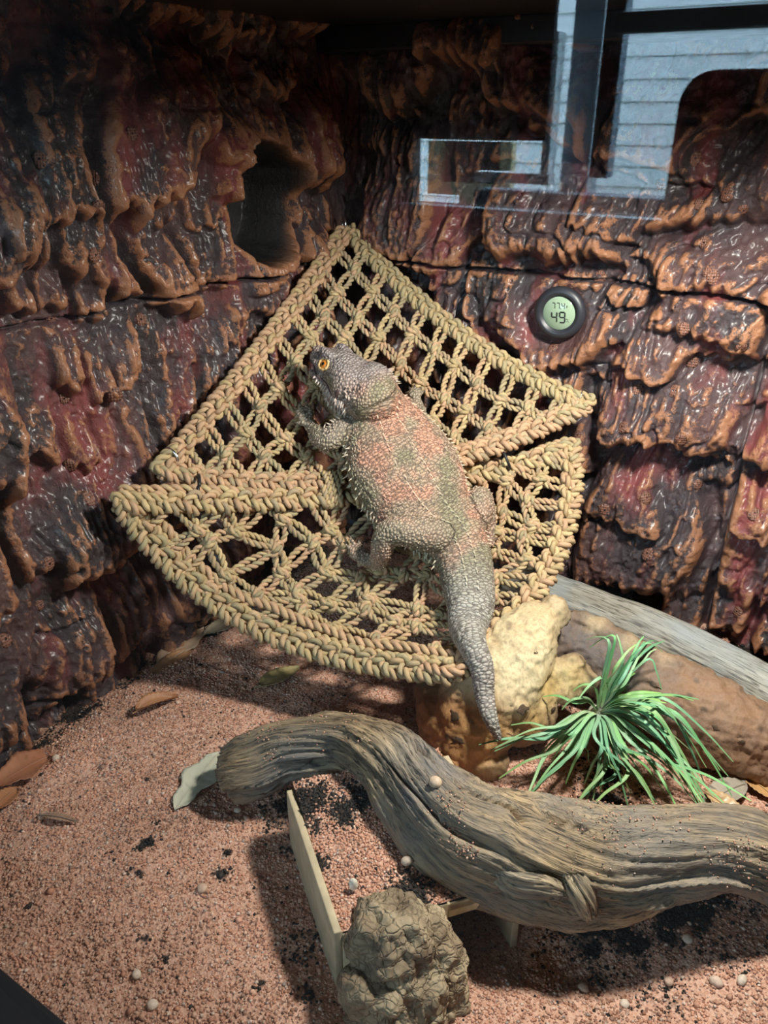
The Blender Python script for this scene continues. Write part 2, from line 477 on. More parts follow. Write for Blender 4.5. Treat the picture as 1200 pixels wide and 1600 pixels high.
xs = np.concatenate([np.linspace(-0.01, 0.75, 360), np.linspace(0.76, 1.2, 40)]); ys = np.linspace(-0.715, 0.01, ny)
Xg, Yg = np.meshgrid(xs, ys, indexing='ij')
Hg = floor_h(Xg, Yg)
sm = soil_mask(Xg, Yg)
t = NT('sand_bed', 0.85, 0.25)
co = t.coord()
v = t.voro(co, 520); n1 = t.noise(co, 7, 4); n2 = t.noise(co, 45, 4)
sand = t.mix(t.ramp(n1, [(0.35, 0.0), (0.65, 1.0)]), (0.42, 0.21, 0.14), (0.56, 0.31, 0.215))
cell = t.n('ShaderNodeSeparateColor', i_Color=v.outputs['Color'])
sand = t.mix(t.math('MULTIPLY', cell.outputs[0], 0.55), sand, (0.74, 0.51, 0.40))
sand = t.mix(t.ramp(cell.outputs[1], [(0.86, 0.0), (0.9, 1.0)]), sand, (0.26, 0.14, 0.10))
soilc = t.n('ShaderNodeSeparateColor', i_Color=t.attr('tint'))
sand = t.mix(t.ramp(t.math('ADD', soilc.outputs[0], t.math('MULTIPLY', t.math('SUBTRACT', n2, 0.5), 0.7)), [(0.48, 0.0), (0.85, 1.0)]), sand, t.mix(cell.outputs[2], (0.010, 0.008, 0.007), (0.045, 0.030, 0.024)))
t.bump(v.outputs['Distance'], 0.7, 0.0015)
M_sand = t.out(sand)
fl = link('floor', mesh_np('floor', np.stack([Xg, Yg, Hg], -1).reshape(-1, 3), grid_faces(len(xs), ny), M_sand, True, colors=np.stack([sm] * 3, -1).reshape(-1, 3)))
struct(fl, 'coarse salmon-coloured sand with patches of black soil', 'sand')
box_between('floor_tray', (-0.05, -0.73, -0.06), (1.22, 0.05, -0.045), M_black, fl)

# loose grains lying on the bed: joined, nobody could count them
def grain_block(P, size, color, seed, name, mat, squash=0.7):
    r = np.random.default_rng(seed)
    n = len(P)
    base = np.array([[1, 0, 0], [0, 1, 0], [-1, 0, 0], [0, -1, 0], [0, 0, 1], [0, 0, -1]], float)
    tri = np.array([[0, 1, 4], [1, 2, 4], [2, 3, 4], [3, 0, 4], [1, 0, 5], [2, 1, 5], [3, 2, 5], [0, 3, 5]])
    q = norm(r.normal(size=(n, 4)))
    w, x, y, z = q.T
    Rm = np.stack([np.stack([1 - 2 * (y * y + z * z), 2 * (x * y - z * w), 2 * (x * z + y * w)], -1),
                   np.stack([2 * (x * y + z * w), 1 - 2 * (x * x + z * z), 2 * (y * z - x * w)], -1),
                   np.stack([2 * (x * z - y * w), 2 * (y * z + x * w), 1 - 2 * (x * x + y * y)], -1)], 1)
    loc = base[None] * r.uniform(0.65, 1.25, (n, 6, 1)) * size[:, None, None]
    V = np.einsum('nij,nkj->nki', Rm, loc)
    V[:, :, 2] *= squash
    V = V + P[:, None, :]
    Fc = (tri[None] + 6 * np.arange(n)[:, None, None]).reshape(-1, 3)
    return mesh_np(name, V.reshape(-1, 3), Fc, mat, False, colors=np.repeat(color, 6, axis=0))
t = NT('grain', 0.7, 0.35)
M_grain = t.out(t.attr('tint'))
def grain_colors(n, soil, r):
    base = np.array([[0.60, 0.33, 0.23], [0.54, 0.275, 0.18], [0.66, 0.42, 0.31], [0.47, 0.225, 0.145], [0.70, 0.53, 0.43], [0.34, 0.20, 0.15], [0.40, 0.32, 0.28]])
    pr = np.array([.27, .25, .17, .15, .07, .06, .03])
    c = base[r.choice(len(base), n, p=pr)] * r.uniform(0.85, 1.12, (n, 1))
    dark = np.array([0.012, 0.010, 0.009]) * r.uniform(0.6, 3.0, (n, 1))
    return np.where((r.uniform(0, 1, n) < soil)[:, None], dark, c)
r = np.random.default_rng(3)
n = 150000
gx = r.uniform(0.0, 1.03, n); gy = r.uniform(-0.70, 0.0, n)
gs = 0.00075 + 0.0013 * r.uniform(0, 1, n) ** 2.2
big = r.uniform(0, 1, n) < 0.012
gs[big] *= 1.9
so = soil_mask(gx, gy)
gz = floor_h(gx, gy) + gs * 0.25
sand_grains = link('loose_sand', grain_block(np.stack([gx, gy, gz], -1), gs, grain_colors(n, np.clip(so * 1.15 - 0.08, 0.015, 0.95), r) * (0.93 + 0.30 * fbm(gx * 11, gy * 11, 0, 3, 155) + 0.22 * fbm(gx * 45, gy * 45, 0, 2, 157))[:, None], 5, 'loose_sand', M_grain), fl)
sand_grains['kind'] = 'stuff'

# ================================================================ front pane, rail and the room behind the viewer
t = bpy.data.materials.new('clear_glass'); t.use_nodes = True
nt = t.node_tree; nt.nodes.remove(nt.nodes['Principled BSDF'])
fr = nt.nodes.new('ShaderNodeFresnel')
ge = nt.nodes.new('ShaderNodeNewGeometry'); mr = nt.nodes.new('ShaderNodeMapRange')
mr.inputs['To Min'].default_value = 1.5; mr.inputs['To Max'].default_value = 1 / 1.5     # the same 1.5 seen from either face
nt.links.new(ge.outputs['Backfacing'], mr.inputs['Value']); nt.links.new(mr.outputs[0], fr.inputs[0])
tr = nt.nodes.new('ShaderNodeBsdfTransparent'); tr.inputs[0].default_value = (0.985, 0.995, 0.99, 1)
gl = nt.nodes.new('ShaderNodeBsdfGlossy'); gl.inputs['Roughness'].default_value = 0.0
mx = nt.nodes.new('ShaderNodeMixShader')
nt.links.new(fr.outputs[0], mx.inputs[0]); nt.links.new(tr.outputs[0], mx.inputs[1]); nt.links.new(gl.outputs[0], mx.inputs[2])
nt.links.new(mx.outputs[0], nt.nodes['Material Output'].inputs[0])
M_glass = t
struct(box_between('window_1', (0.0, -0.719, 0.045), (1.2, -0.715, 0.60), M_glass), 'clear glass front pane of the vivarium mirroring a bright window', 'glass')
rail = box_between('trim_2', (-0.02, -0.728, -0.06), (1.22, -0.702, 0.046), M_black, bevel=0.004)
struct(rail, 'black bottom rail of the front pane', 'trim')
box_between('rail_lip', (-0.02, -0.7005, -0.05), (1.22, -0.684, 0.042), M_black, rail, bevel=0.001)
struct(box_between('trim_3', (-0.02, -0.728, 0.585), (1.22, -0.702, 0.63), M_black, bevel=0.004), 'black top rail of the front pane', 'trim')
M_room = flat_mat('room_wall_paint', (0.055, 0.06, 0.065), 0.8, grain=6)
M_roomfloor = flat_mat('room_floor', (0.02, 0.017, 0.015), 0.7, grain=8)
M_frame = flat_mat('window_frame_paint', (0.30, 0.38, 0.42), 0.5)
M_white = flat_mat('white_paint', (0.80, 0.84, 0.86), 0.5)
M_siding = flat_mat('siding_paint', (0.66, 0.68, 0.70), 0.6)
RF = -0.75
struct(box_between('floor_room', (-2.0, -3.3, RF - 0.05), (2.6, 0.3, RF), M_roomfloor), 'dark room floor mirrored in the pane', 'floor')
struct(box_between('ceiling_room', (-2.0, -3.3, 1.75), (2.6, 0.3, 1.80), M_room), 'room ceiling', 'ceiling')
struct(box_between('wall_room_left', (-2.05, -3.3, RF), (-2.0, 0.3, 1.8), M_room), 'dark room wall', 'wall')
struct(box_between('wall_room_right', (2.6, -3.3, RF), (2.65, 0.3, 1.8), M_room), 'dark room wall beyond the vivarium', 'wall')
struct(box_between('wall_room_back', (-2.0, 0.25, RF), (2.6, 0.3, 1.8), M_room), 'dark room wall behind the vivarium', 'wall')
WY = -3.215
wx0, wx1, wz0, wz1 = -0.95, 0.95, 0.235, 1.40
wr = empty('wall_room_front', (0, WY, RF)); struct(wr, 'room wall with the window mirrored in the pane', 'wall')
def wpart(name, x0, x1, z0, z1, mat, y0=WY - 0.05, y1=WY, parent=None):
    return box_between(name, (x0, y0, z0), (x1, y1, z1), mat, None)
for nm, a in (('wall_panel', (-2.0, wx0, RF, 1.8)), ('wall_panel', (wx1, 2.6, RF, 1.8)), ('wall_panel', (wx0, wx1, RF, wz0)), ('wall_panel', (wx0, wx1, wz1, 1.8))):
    o = wpart(nm, *a, M_room); o.location = Vector(o.location) - wr.location; o.parent = wr
win = empty('window_2', (0, WY, wz0)); struct(win, 'room window with pale frame mirrored in the pane', 'window')
def winpart(name, x0, x1, z0, z1, mat, y0=WY - 0.03, y1=WY + 0.03):
    o = box_between(name, (x0, y0, z0), (x1, y1, z1), mat, None, 0.004)
    o.location = Vector(o.location) - win.location; o.parent = win
    return o
winpart('sill', -0.98, 1.0, 0.205, 0.235, M_frame, WY - 0.03, WY + 0.06)
winpart('frame_post', -0.50, -0.40, 0.20, 1.40, flat_mat('grey_post_paint', (0.30, 0.34, 0.37), 0.6), WY - 0.34, WY - 0.24)  # window frame post moved outdoors so daylight brightens its reflection
winpart('mullion', -0.335, -0.275, 0.335, 1.40, flat_mat('dark_frame_paint', (0.12, 0.17, 0.22), 0.5), WY - 0.12, WY - 0.06)  # mullion in a darker, bluer tone than the sill
winpart('sash_rail', -0.275, 0.95, 0.725, 0.775, M_room)
winpart('sash_rail', -0.78, -0.50, 0.300, 0.335, M_white, WY - 0.20, WY - 0.14)
winpart('sash_stile', -0.535, -0.505, 0.335, 0.75, M_white, WY - 0.20, WY - 0.14)
winpart('outer_sill', -0.78, 0.40, 0.215, 0.275, flat_mat('blue_grey_sill', (0.16, 0.20, 0.25), 0.6), WY - 0.26, WY - 0.14)
winpart('blind', -0.95, -0.475, 0.44, 1.40, M_room, WY - 0.045, WY - 0.02)
# neighbouring house clad in horizontal boards
hs = empty('neighbour_house', (0, -5.8, RF)); tag(hs, 'pale horizontal board siding seen mirrored through the room window', 'house')
for k in range(24):
    z0 = RF + 0.115 * k
    if z0 < -0.1 or z0 > 1.35:
        continue
    bm = rounded_box('siding_board', 6.0, 0.03, 0.125, 0.004, M_siding)
    o = link('siding_board', bm, hs); o.location = (-0.5, 0.012 * 0, z0 - RF); o.rotation_euler = (math.radians(6), 0, 0)
o = box_between('house_core', (-3.5, -6.1, RF - 0.2), (2.5, -5.83, 1.35), M_siding); o.location = Vector(o.location) - hs.location; o.parent = hs
struct(box_between('ground_outside', (-6, -12, RF - 0.15), (6, -3.35, RF - 0.05), flat_mat('lawn', (0.05, 0.10, 0.03), 0.9, grain=5)), 'green ground outside the window', 'ground')
# ================================================================ woven corner hammock: two triangular nets
t = NT('straw_cord', 0.75, 0.25)
co = t.coord()
n1 = t.noise(co, 900, 3, 0.7); n2 = t.noise(co, 90, 3)
base = t.mix(t.math('MULTIPLY', n1, 0.55), t.attr('tint'), (0.20, 0.125, 0.055))
t.bump(n1, 0.6, 0.0008)
M_straw = t.out(base)
M_steel = flat_mat('bright_steel', (0.75, 0.75, 0.74), 0.25, 0.5, 1.0)

A0 = np.array([0.020, -0.020, 0.402])
UL = ray_plane(252, 735, (1, 0, 0), 0.042); UR = ray_plane(918, 632, (0, 1, 0), -0.045)
LL = ray_plane(190, 785, (1, 0, 0), 0.050); LR = ray_plane(893, 700, (0, 1, 0), -0.062)
BT = at_z(706, 1050, 0.088)
def bez_tri(a, b, c, mab, mac, mbc):
    """quadratic triangle through corners a,b,c and edge mid-points"""
    cab = 2 * mab - 0.5 * (a + b); cac = 2 * mac - 0.5 * (a + c); cbc = 2 * mbc - 0.5 * (b + c)
    def f(u, v):     # u weight of b, v weight of c
        u = np.asarray(u, float)[..., None]; v = np.asarray(v, float)[..., None]; w = 1 - u - v
        return w * w * a + u * u * b + v * v * c + 2 * w * u * cab + 2 * w * v * cac + 2 * u * v * cbc
    return f
up_f = bez_tri(A0, UL, UR, 0.5 * (A0 + UL) + np.array([0.006, -0.004, -0.004]), 0.5 * (A0 + UR) + np.array([0.0, -0.006, -0.020]), np.array([0.190, -0.205, 0.190]))
lo_f = bez_tri(BT, LL, LR, at_z(395, 975, 0.095), at_z(862, 880, 0.130), np.array([0.196, -0.213, 0.178]))

PINK = 0.3      # share of coral-tinged fibre, the same all over
def straw_tint(n, seed, bright=1.0):
    r = np.random.default_rng(seed)
    base = np.array([[0.50, 0.38, 0.20], [0.60, 0.46, 0.25], [0.38, 0.31, 0.20], [0.54, 0.38, 0.22], [0.40, 0.34, 0.20], [0.58, 0.37, 0.23]])[r.integers(6)]
    L = np.arange(n)
    k = 0.18 * vnoise(L * 0.13 + seed * 7.1, 0.5) + 0.10 * vnoise(L * 0.6 + seed * 3.3, 1.5)
    pink = np.clip(vnoise(L * 0.05 + seed * 1.7, 2.5) * 1.2, 0, 1)[:, None]
    c = base * (1 + k[:, None]) * bright
    return c * (1 - PINK * pink) + PINK * pink * np.array([0.58, 0.32, 0.22])
def plied(soup, P, ply_r=0.0019, lay=0.0018, pitch=0.013, step=0.0019, sides=6, plies=2, seed=0):
    """a cord laid from twisted plies along P"""
    P = resample(P, step)
    if len(P) < 3:
        return
    T, N, B = frames(P)
    L = np.arange(len(P)) * step
    for k in range(plies):
        ph = 2 * PI * (L / pitch + k / plies) + seed
        off = lay * (np.cos(ph)[:, None] * N + np.sin(ph)[:, None] * B)
        wob = 1 + 0.12 * vnoise(L * 160 + seed * 11 + k * 5, 0.2)
        V, Fc = tube(P + off, ply_r * wob, sides)
        c = straw_tint(len(P) + 2, int(seed * 13 + k * 3) % 997)
        soup.add(V, Fc, np.repeat(c, sides, axis=0))
def braid(P, width=0.0072, thick=0.0036, pitch=0.05, seed=0, extra=0):
    s = Soup()
    P = resample(P, 0.0025)
    T = norm(np.gradient(P, axis=0))
    side = norm(np.cross(T, np.array([0.3, -0.4, 0.85]))); upv = np.cross(side, T)
    L = np.arange(len(P)) * 0.0025
    for k in range(3):
        ph = 2 * PI * (L / pitch + k / 3)
        Q = P + side * (width * np.sin(ph))[:, None] + upv * (thick * np.sin(2 * ph))[:, None]
        plied(s, Q, 0.0027, 0.0026, 0.017, 0.0021, 6, 2, seed + k)
    for k in range(extra):
        w = 0.012 + 0.008 * k
        Q = P - side * (w + 0.004 * vnoise(L * 22 + k * 9, seed))[:, None] - upv * (0.002 + 0.004 * vnoise(L * 17 + k * 4, 3 + seed))[:, None]
        plied(s, Q, 0.0028, 0.0027, 0.018, 0.0021, 6, 2, seed + 9 + k)
    return s
ham = empty('rope_hammock', tuple(A0))
tag(ham, 'straw-coloured knotted rope hammock slung across the bark corner', 'hammock')
def hpart(name, me):
    o = link(name, me, ham); o.matrix_parent_inverse = Matrix.Translation(-Vector(A0)); return o
# knot: a short coil of cord wrapped over the crossing
knot_mes = []
for k in range(4):
    s = Soup(); r_ = np.random.default_rng(60 + k)
    th = np.linspace(0, 2 * PI * 1.8, 40)
    rr = 0.0052
    Q = np.stack([np.linspace(-0.0038, 0.0038, 40), rr * np.cos(th), 0.8 * rr * np.sin(th)], -1)
    plied(s, Q, 0.0018, 0.0017, 0.012, 0.0015, 6, 2, 71 + k)
    th = np.linspace(0.3, 2 * PI * 0.9, 24)
    Q = np.stack([0.0062 * np.cos(th), 0.0016 * np.sin(2 * th) + 0.001, 0.0050 * np.sin(th)], -1)
    Q = Q @ np.array([[0.7, 0.7, 0], [-0.7, 0.7, 0], [0, 0, 1]])
    plied(s, Q, 0.0018, 0.0017, 0.012, 0.0015, 6, 2, 75 + k)
    knot_mes.append(s.mesh('knot', M_straw))
def net(f, N, seed, sag):
    """cords parallel to the two edges that leave the first corner; a knot at every crossing"""
    jit = np.random.default_rng(seed).normal(0, (0.06 if seed < 100 else 0.17) / N, (N + 1, N + 1, 2))
    def pos(i, j):
        u = i / N; v = j / N
        a = int(round(i)); b = int(round(j))
        inner = 0 < a < N and 0 < b < N and a + b < N
        if inner:
            u = u + jit[a, b, 0]; v = v + jit[a, b, 1]
        p = f(np.array(u), np.array(v))
        w = u * v * (1 - u - v) * 27
        return p + np.array([-0.2, 0.25, -1]) * sag * max(w, 0)
    for fam in (0, 1):
        for i in range(0, N):
            if i == 0:
                continue
            nodes = [pos(i, j) if fam == 0 else pos(j, i) for j in range(0, N - i + 1)]
            if len(nodes) < 2:
                continue
            P = catmull(nodes, 8)
            s = Soup()
            L = np.linspace(0, len(nodes) - 1, len(P))
            T = norm(np.gradient(P, axis=0)); side = norm(np.cross(T, np.array([0.35, -0.45, 0.82]))); upv = np.cross(side, T)
            for g in (-1, 1):
                bow = 0.0012 + 0.0034 * np.sin(PI * (L % 1.0)) ** 2
                Q = P + side * (g * bow)[:, None] + upv * (0.0016 * np.sin(PI * L + g + i))[:, None]
                plied(s, Q, seed=seed + i * 3.1 + fam * 50 + g)
            hpart('net_cord', s.mesh('net_cord', M_straw))
    for i in range(1, N):
        for j in range(1, N - i):
            p = pos(i, j); du = norm(pos(i + 0.4, j) - pos(i - 0.4, j)); dv = norm(pos(i, j + 0.4) - pos(i, j - 0.4))
            n = norm(np.cross(dv, du)); n = n * np.sign(n[2])
            x = norm(du + dv * (1 if (i + j) % 2 else -1)); y = np.cross(n, x)
            o = hpart('knot', knot_mes[(i * 3 + j) % 4])
            m = Matrix.Identity(4)
            for c_, v_ in enumerate((x, y, n)):
                for r_ in range(3):
                    m[r_][c_] = v_[r_] * 1.15
            for r_ in range(3):
                m[r_][3] = p[r_]
            o.matrix_basis = m
net(up_f, 11, 5, 0.012)
net(lo_f, 12, 105, 0.012)
tt = np.linspace(0, 1, 60)
def edge_pts(f, which, bulge=0.0):
    if which == 0: return f(tt, 0 * tt)
    if which == 1: return f(0 * tt, tt)
    return f(1 - tt, tt)
for f, sd, ex in ((up_f, 1, (0, 0, 1)), (lo_f, 31, (2, 0, 1))):
    for w in (0, 1, 2):
        P = edge_pts(f, w)
        if f is lo_f and w == 0:
            P = P[::-1]
        s = braid(P, seed=sd + w * 5, extra=ex[w], width=0.0078 if f is up_f else 0.0088)
        hpart('edge_rope', s.mesh('edge_rope', M_straw))
# rounded corner loops where the edge ropes turn
for c, d1, d2, sd in ((UL, up_f(np.array(.93), np.array(0.)), up_f(np.array(.93), np.array(.07)), 3), (UR, up_f(np.array(0.), np.array(.93)), up_f(np.array(.07), np.array(.93)), 4),
                      (LL, lo_f(np.array(.93), np.array(0.)), lo_f(np.array(.93), np.array(.07)), 5), (LR, lo_f(np.array(0.), np.array(.93)), lo_f(np.array(.07), np.array(.93)), 6), (BT, lo_f(np.array(.06), np.array(0.)), lo_f(np.array(0.), np.array(.06)), 8)):
    s = Soup()
    for k in range(3):
        o_ = np.array([0, 0, 0.004 * (k - 1)])
        out = norm(c - 0.5 * (d1 + d2))
        P = catmull([d1 + o_, c + 0.35 * (d1 - c) + out * 0.004 * k + o_, c + out * (0.003 * k) + o_, c + 0.35 * (d2 - c) + out * 0.004 * k + o_, d2 + o_], 8)
        plied(s, P, 0.0027, 0.0026, 0.017, 0.0019, 6, 2, sd + k * 2)
    hpart('corner_loop', s.mesh('corner_loop', M_straw))
# yarn lashings that tie the two nets together along the crease, and dark cable ties
for (u, kind) in ((0.62, 0), (0.90, 1), (0.20, 1)):
    p = 0.5 * (up_f(np.array(u), np.array(1 - u)) + lo_f(np.array(u), np.array(1 - u)))
    d = norm(up_f(np.array(u - 0.05), np.array(1.05 - u)) - up_f(np.array(u), np.array(1 - u)))
    n = norm(np.array([0.35, -0.5, 0.8]) - d * (d @ np.array([0.35, -0.5, 0.8]))); b = np.cross(d, n)
    th = np.linspace(0, 2 * PI * (4 if kind == 0 else 1), 90 if kind == 0 else 30)
    rad = 0.019 if kind == 0 else 0.016
    Q = p + d * np.linspace(-0.010, 0.010, len(th))[:, None] * (1 if kind == 0 else 0.05) + 0.55 * rad * np.cos(th)[:, None] * n + rad * np.sin(th)[:, None] * b
    s = Soup()
    if kind == 0:
        plied(s, Q, 0.0017, 0.0016, 0.012, 0.0019, 6, 2, 91); hpart('lashing', s.mesh('lashing', M_straw))
    else:
        V, Fc = tube(Q, 0.0016, 6); hpart('cable_tie', mesh_np('cable_tie', V, Fc, M_black))
def hook(p, wall_dir, name='hook'):
    """steel S hook from the wall through the corner loop"""
    wd = norm(wall_dir)
    th = np.linspace(-0.6, 1.25 * PI, 26)
    v = np.array([0, 0, 1.0]); r_ = 0.0105
    Q = p + wd * 0.012 + r_ * (np.cos(th)[:, None] * (-wd) + np.sin(th)[:, None] * v)
    Q = np.concatenate([Q, [Q[-1] + np.array([0, 0, 0.001]) + wd * 0.03]])
    V, Fc = tube(Q, 0.0013, 8)
    hpart(name, mesh_np(name, V, Fc, M_steel))
hook(A0 + np.array([0.002, -0.004, 0.004]), (-0.7, 0.7, 0)); hook(UL + np.array([0.010, 0.015, 0.006]), (-1, 0, 0)); hook(UR + np.array([-0.008, -0.004, 0.002]), (0, 1, 0))
# dense samples of the net, for resting things on it
_u, _v = np.meshgrid(np.linspace(0, 1, 120), np.linspace(0, 1, 120)); _k = _u + _v <= 1
NET_PTS = np.concatenate([up_f(_u[_k], _v[_k]), lo_f(_u[_k], _v[_k])])
_d = NET_PTS - CAM
NET_PX = np.stack([600 + F_PX * (_d @ c_right) / (_d @ c_fwd), 800 - F_PX * (_d @ c_up) / (_d @ c_fwd)], -1)
NET_N = norm(np.array([0.34, -0.44, 0.83]))
def on_net(px, py, lift):
    """point a given lift off the net that shows at this place of the photo"""
    d2 = ((NET_PX - np.array([px, py])) ** 2).sum(1)
    i = np.argsort(d2)[:6]
    q = NET_PTS[i].mean(0) + NET_N * lift
    return ray_plane(px, py, NET_N, q @ NET_N)
# ================================================================ bearded dragon
ST = [  # photo place, lift off the net (or ('z', height)), half width, half height
    (574, 600, 0.050, 0.022, 0.020), (586, 625, 0.040, 0.029, 0.023), (596, 655, 0.034, 0.040, 0.026), (612, 692, 0.030, 0.053, 0.029),
    (630, 730, 0.030, 0.060, 0.030), (651, 768, 0.030, 0.058, 0.030), (675, 806, 0.028, 0.047, 0.028), (706, 840, 0.026, 0.036, 0.025),
    (724, 875, 0.022, 0.0295, 0.023), (732, 915, 0.020, 0.0265, 0.021), (735, 950, 0.018, 0.0235, 0.019), (731, 982, 0.016, 0.0185, 0.016)]
sp = [on_net(a, b, c) for a, b, c, w, h in ST]
sw = [w for *_, w, h in ST]; sh = [h for *_, w, h in ST]
for a, b, z, w, h in [(738, 1008, 0.108, 0.0135, 0.013), (753, 1045, 0.095, 0.0112, 0.011), (757, 1085, 0.078, 0.0092, 0.009), (766, 1122, 0.066, 0.0070, 0.0068), (776, 1146, 0.055, 0.0045, 0.0045), (782, 1158, 0.050, 0.0022, 0.0022)]:
    sp.append(at_z(a, b, z)); sw.append(w); sh.append(h)
spine = catmull(np.array(sp), 10)
kk = np.linspace(0, len(sp) - 1, len(spine))
ww = catmull(np.stack([sw, sh], -1), 10)
hw, hh = ww[:, 0] * 0.95, ww[:, 1]
T = norm(np.gradient(spine, axis=0))
roll_up = norm(NET_N + 0.05 * c_right)
UPV = norm(roll_up - T * (T @ roll_up)[:, None]); SID = np.cross(UPV, T)        # SID: the animal's right is -SID? kept only for widths
def loft(P, S, U, w, ht, hb, sides=40, e=2.3):
    th = np.arange(sides) / sides * 2 * PI
    c, s_ = np.cos(th), np.sin(th)
    cx = np.sign(c) * np.abs(c) ** (2 / e); sx = np.sign(s_) * np.abs(s_) ** (2 / e)
    h = np.where(sx[None, :] > 0, ht[:, None], hb[:, None])
    V = P[:, None, :] + S[:, None, :] * (cx[None, :] * w[:, None])[..., None] + U[:, None, :] * (sx[None, :] * h)[..., None]
    n = len(P)
    V = np.concatenate([P[None, :1].repeat(sides, 1) * 0.999 + V[:1] * 0.001, V, P[None, -1:].repeat(sides, 1) * 0.999 + V[-1:] * 0.001])
    return V.reshape(-1, 3), grid_faces(n + 2, sides, close_v=True)
shells = [loft(spine, SID, UPV, hw, hh, hh * 0.95)]
# head in its own frame
h_up = norm(0.33 * c_right + 0.74 * c_up - 0.58 * c_fwd)
h_fw = -0.76 * c_right + 0.50 * c_up + 0.42 * c_fwd
h_fw = norm(h_fw - h_up * (h_fw @ h_up)); h_lf = np.cross(h_up, h_fw)
HO = on_net(559, 601, 0.056)
HS = 1.02
def HP(x, y, z):
    return HO + HS * (h_fw * x + h_lf * y + h_up * z)
hx = np.array([[-0.030, .011, .007, -.008], [-0.016, .0205, .0140, -.016], [-0.003, .0275, .0185, -.020], [0.008, .0275, .0205, -.0195], [0.020, .0235, .0212, -.0165], [0.031, .0190, .0195, -.0140],
               [0.041, .0160, .0150, -.0120], [0.050, .0130, .0110, -.0105], [0.057, .0095, .0070, -.0085], [0.0615, .0050, .0030, -.0055]])
hx = catmull(hx, 6)
shells.append(loft(HO + HS * h_fw * hx[:, :1], np.repeat(h_lf[None], len(hx), 0), np.repeat(h_up[None], len(hx), 0), HS * hx[:, 1], HS * hx[:, 2], -HS * hx[:, 3], 36, 2.5))
HA = np.stack([h_fw, h_lf, h_up])
for sgn in (1, -1):
    shells.append(ball(HP(0.036, sgn * 0.0125, 0.0145), HS * np.array([0.012, 0.0062, 0.0055]), axes=HA))       # brow ridge
    shells.append(ball(HP(0.002, sgn * 0.0215, -0.002), HS * np.array([0.014, 0.009, 0.013]), axes=HA))          # jaw muscle
    shells.append(ball(HP(0.026, sgn * 0.0165, -0.0105), HS * np.array([0.024, 0.0055, 0.0050]), axes=HA))       # lower jaw
    shells.append(ball(HP(0.037, sgn * 0.0155, 0.0015), HS * np.array([0.014, 0.004, 0.0040]), axes=HA))         # upper lip
shells.append(ball(HP(0.006, 0, -0.022), HS * np.array([0.022, 0.021, 0.010]), axes=HA))                         # beard
shells.append(ball(HP(0.054, 0, 0.004), HS * np.array([0.009, 0.0085, 0.006]), axes=HA))                         # snout
# neck joins head and trunk
nk = catmull(np.array([HP(0.0, 0, -0.002), HP(-0.022, 0, -0.004), spine[2], spine[14]]), 6)
shells.append(tube(nk, np.linspace(0.0245, 0.0285, len(nk)), 24))
shells.append(ball(HP(-0.012, 0, -0.002), HS * np.array([0.022, 0.0265, 0.0165]), axes=HA))
shells.append(ball(0.5 * (HP(-0.026, 0, -0.004) + spine[12]), 0.0275))
shells.append(ball(on_net(556, 640, 0.032), (0.017, 0.017, 0.017)))                                              # throat and shoulder
limbs = []
def limb(pts, per=8, sides=16):
    q = np.array([np.append(p, r) for p, r in pts])
    c = catmull(q, per)
    limbs.append(c[:, :3]); shells.append(tube(c[:, :3], np.maximum(c[:, 3], 0.0012), sides))
# left hind leg
ank = on_net(592, 878, 0.012)
limb([(on_net(712, 838, 0.030), 0.019), (on_net(676, 836, 0.044), 0.0175), (on_net(634, 830, 0.050), 0.0155), (on_net(606, 834, 0.046), 0.0130), (on_net(597, 858, 0.032), 0.0115), (ank, 0.0085), (on_net(576, 872, 0.009), 0.0075)])
for (a, b), (c, d) in (((562, 862), (546, 838)), ((556, 866), (540, 850)), ((560, 874), (545, 868)), ((570, 880), (557, 884)), ((568, 862), (560, 845))):
    limb([(on_net(580, 873, 0.010), 0.0040), (on_net(a, b, 0.012), 0.0032), (on_net(c, d, 0.006), 0.0018)], 6, 8)
# right hind leg, folded along the far side
limb([(on_net(728, 825, 0.022), 0.019), (on_net(742, 800, 0.024), 0.0185), (on_net(750, 780, 0.018), 0.014), (on_net(757, 812, 0.012), 0.012), (on_net(760, 838, 0.008), 0.0085)])
for (a, b) in ((776, 842), (774, 852), (766, 858), (757, 858), (768, 836)):
    limb([(on_net(760, 836, 0.007), 0.0040), (on_net(0.5 * (760 + a), 0.5 * (838 + b), 0.010), 0.0030), (on_net(a, b, 0.004), 0.0017)], 6, 8)
# left fore leg, elbow out, hand on the cords
limb([(on_net(566, 652, 0.034), 0.0150), (on_net(540, 668, 0.034), 0.0125), (on_net(516, 686, 0.030), 0.0125), (on_net(500, 684, 0.024), 0.0105), (on_net(490, 670, 0.014), 0.0075), (on_net(482, 660, 0.010), 0.0065)])
for (a, b), (c, d) in (((470, 652), (462, 640)), ((474, 646), (468, 630)), ((481, 643), (478, 626)), ((488, 645), (489, 630)), ((472, 662), (460, 660))):
    limb([(on_net(482, 658, 0.010), 0.0036), (on_net(a, b, 0.012), 0.0028), (on_net(c, d, 0.006), 0.0016)], 6, 8)
# right fore leg
limb([(on_net(618, 632, 0.026), 0.0135), (on_net(640, 640, 0.018), 0.0115), (on_net(655, 652, 0.012), 0.0090), (on_net(652, 632, 0.008), 0.0065), (on_net(648, 622, 0.008), 0.0055)])
for (a, b) in ((640, 606), (648, 603), (656, 606), (662, 612), (636, 614)):
    limb([(on_net(649, 622, 0.008), 0.0034), (on_net(0.5 * (649 + a), 0.5 * (622 + b), 0.010), 0.0027), (on_net(a, b, 0.005), 0.0015)], 6, 8)
Vd, Nd, Fd = remesh(shells, 0.0015, 10, 0.5)
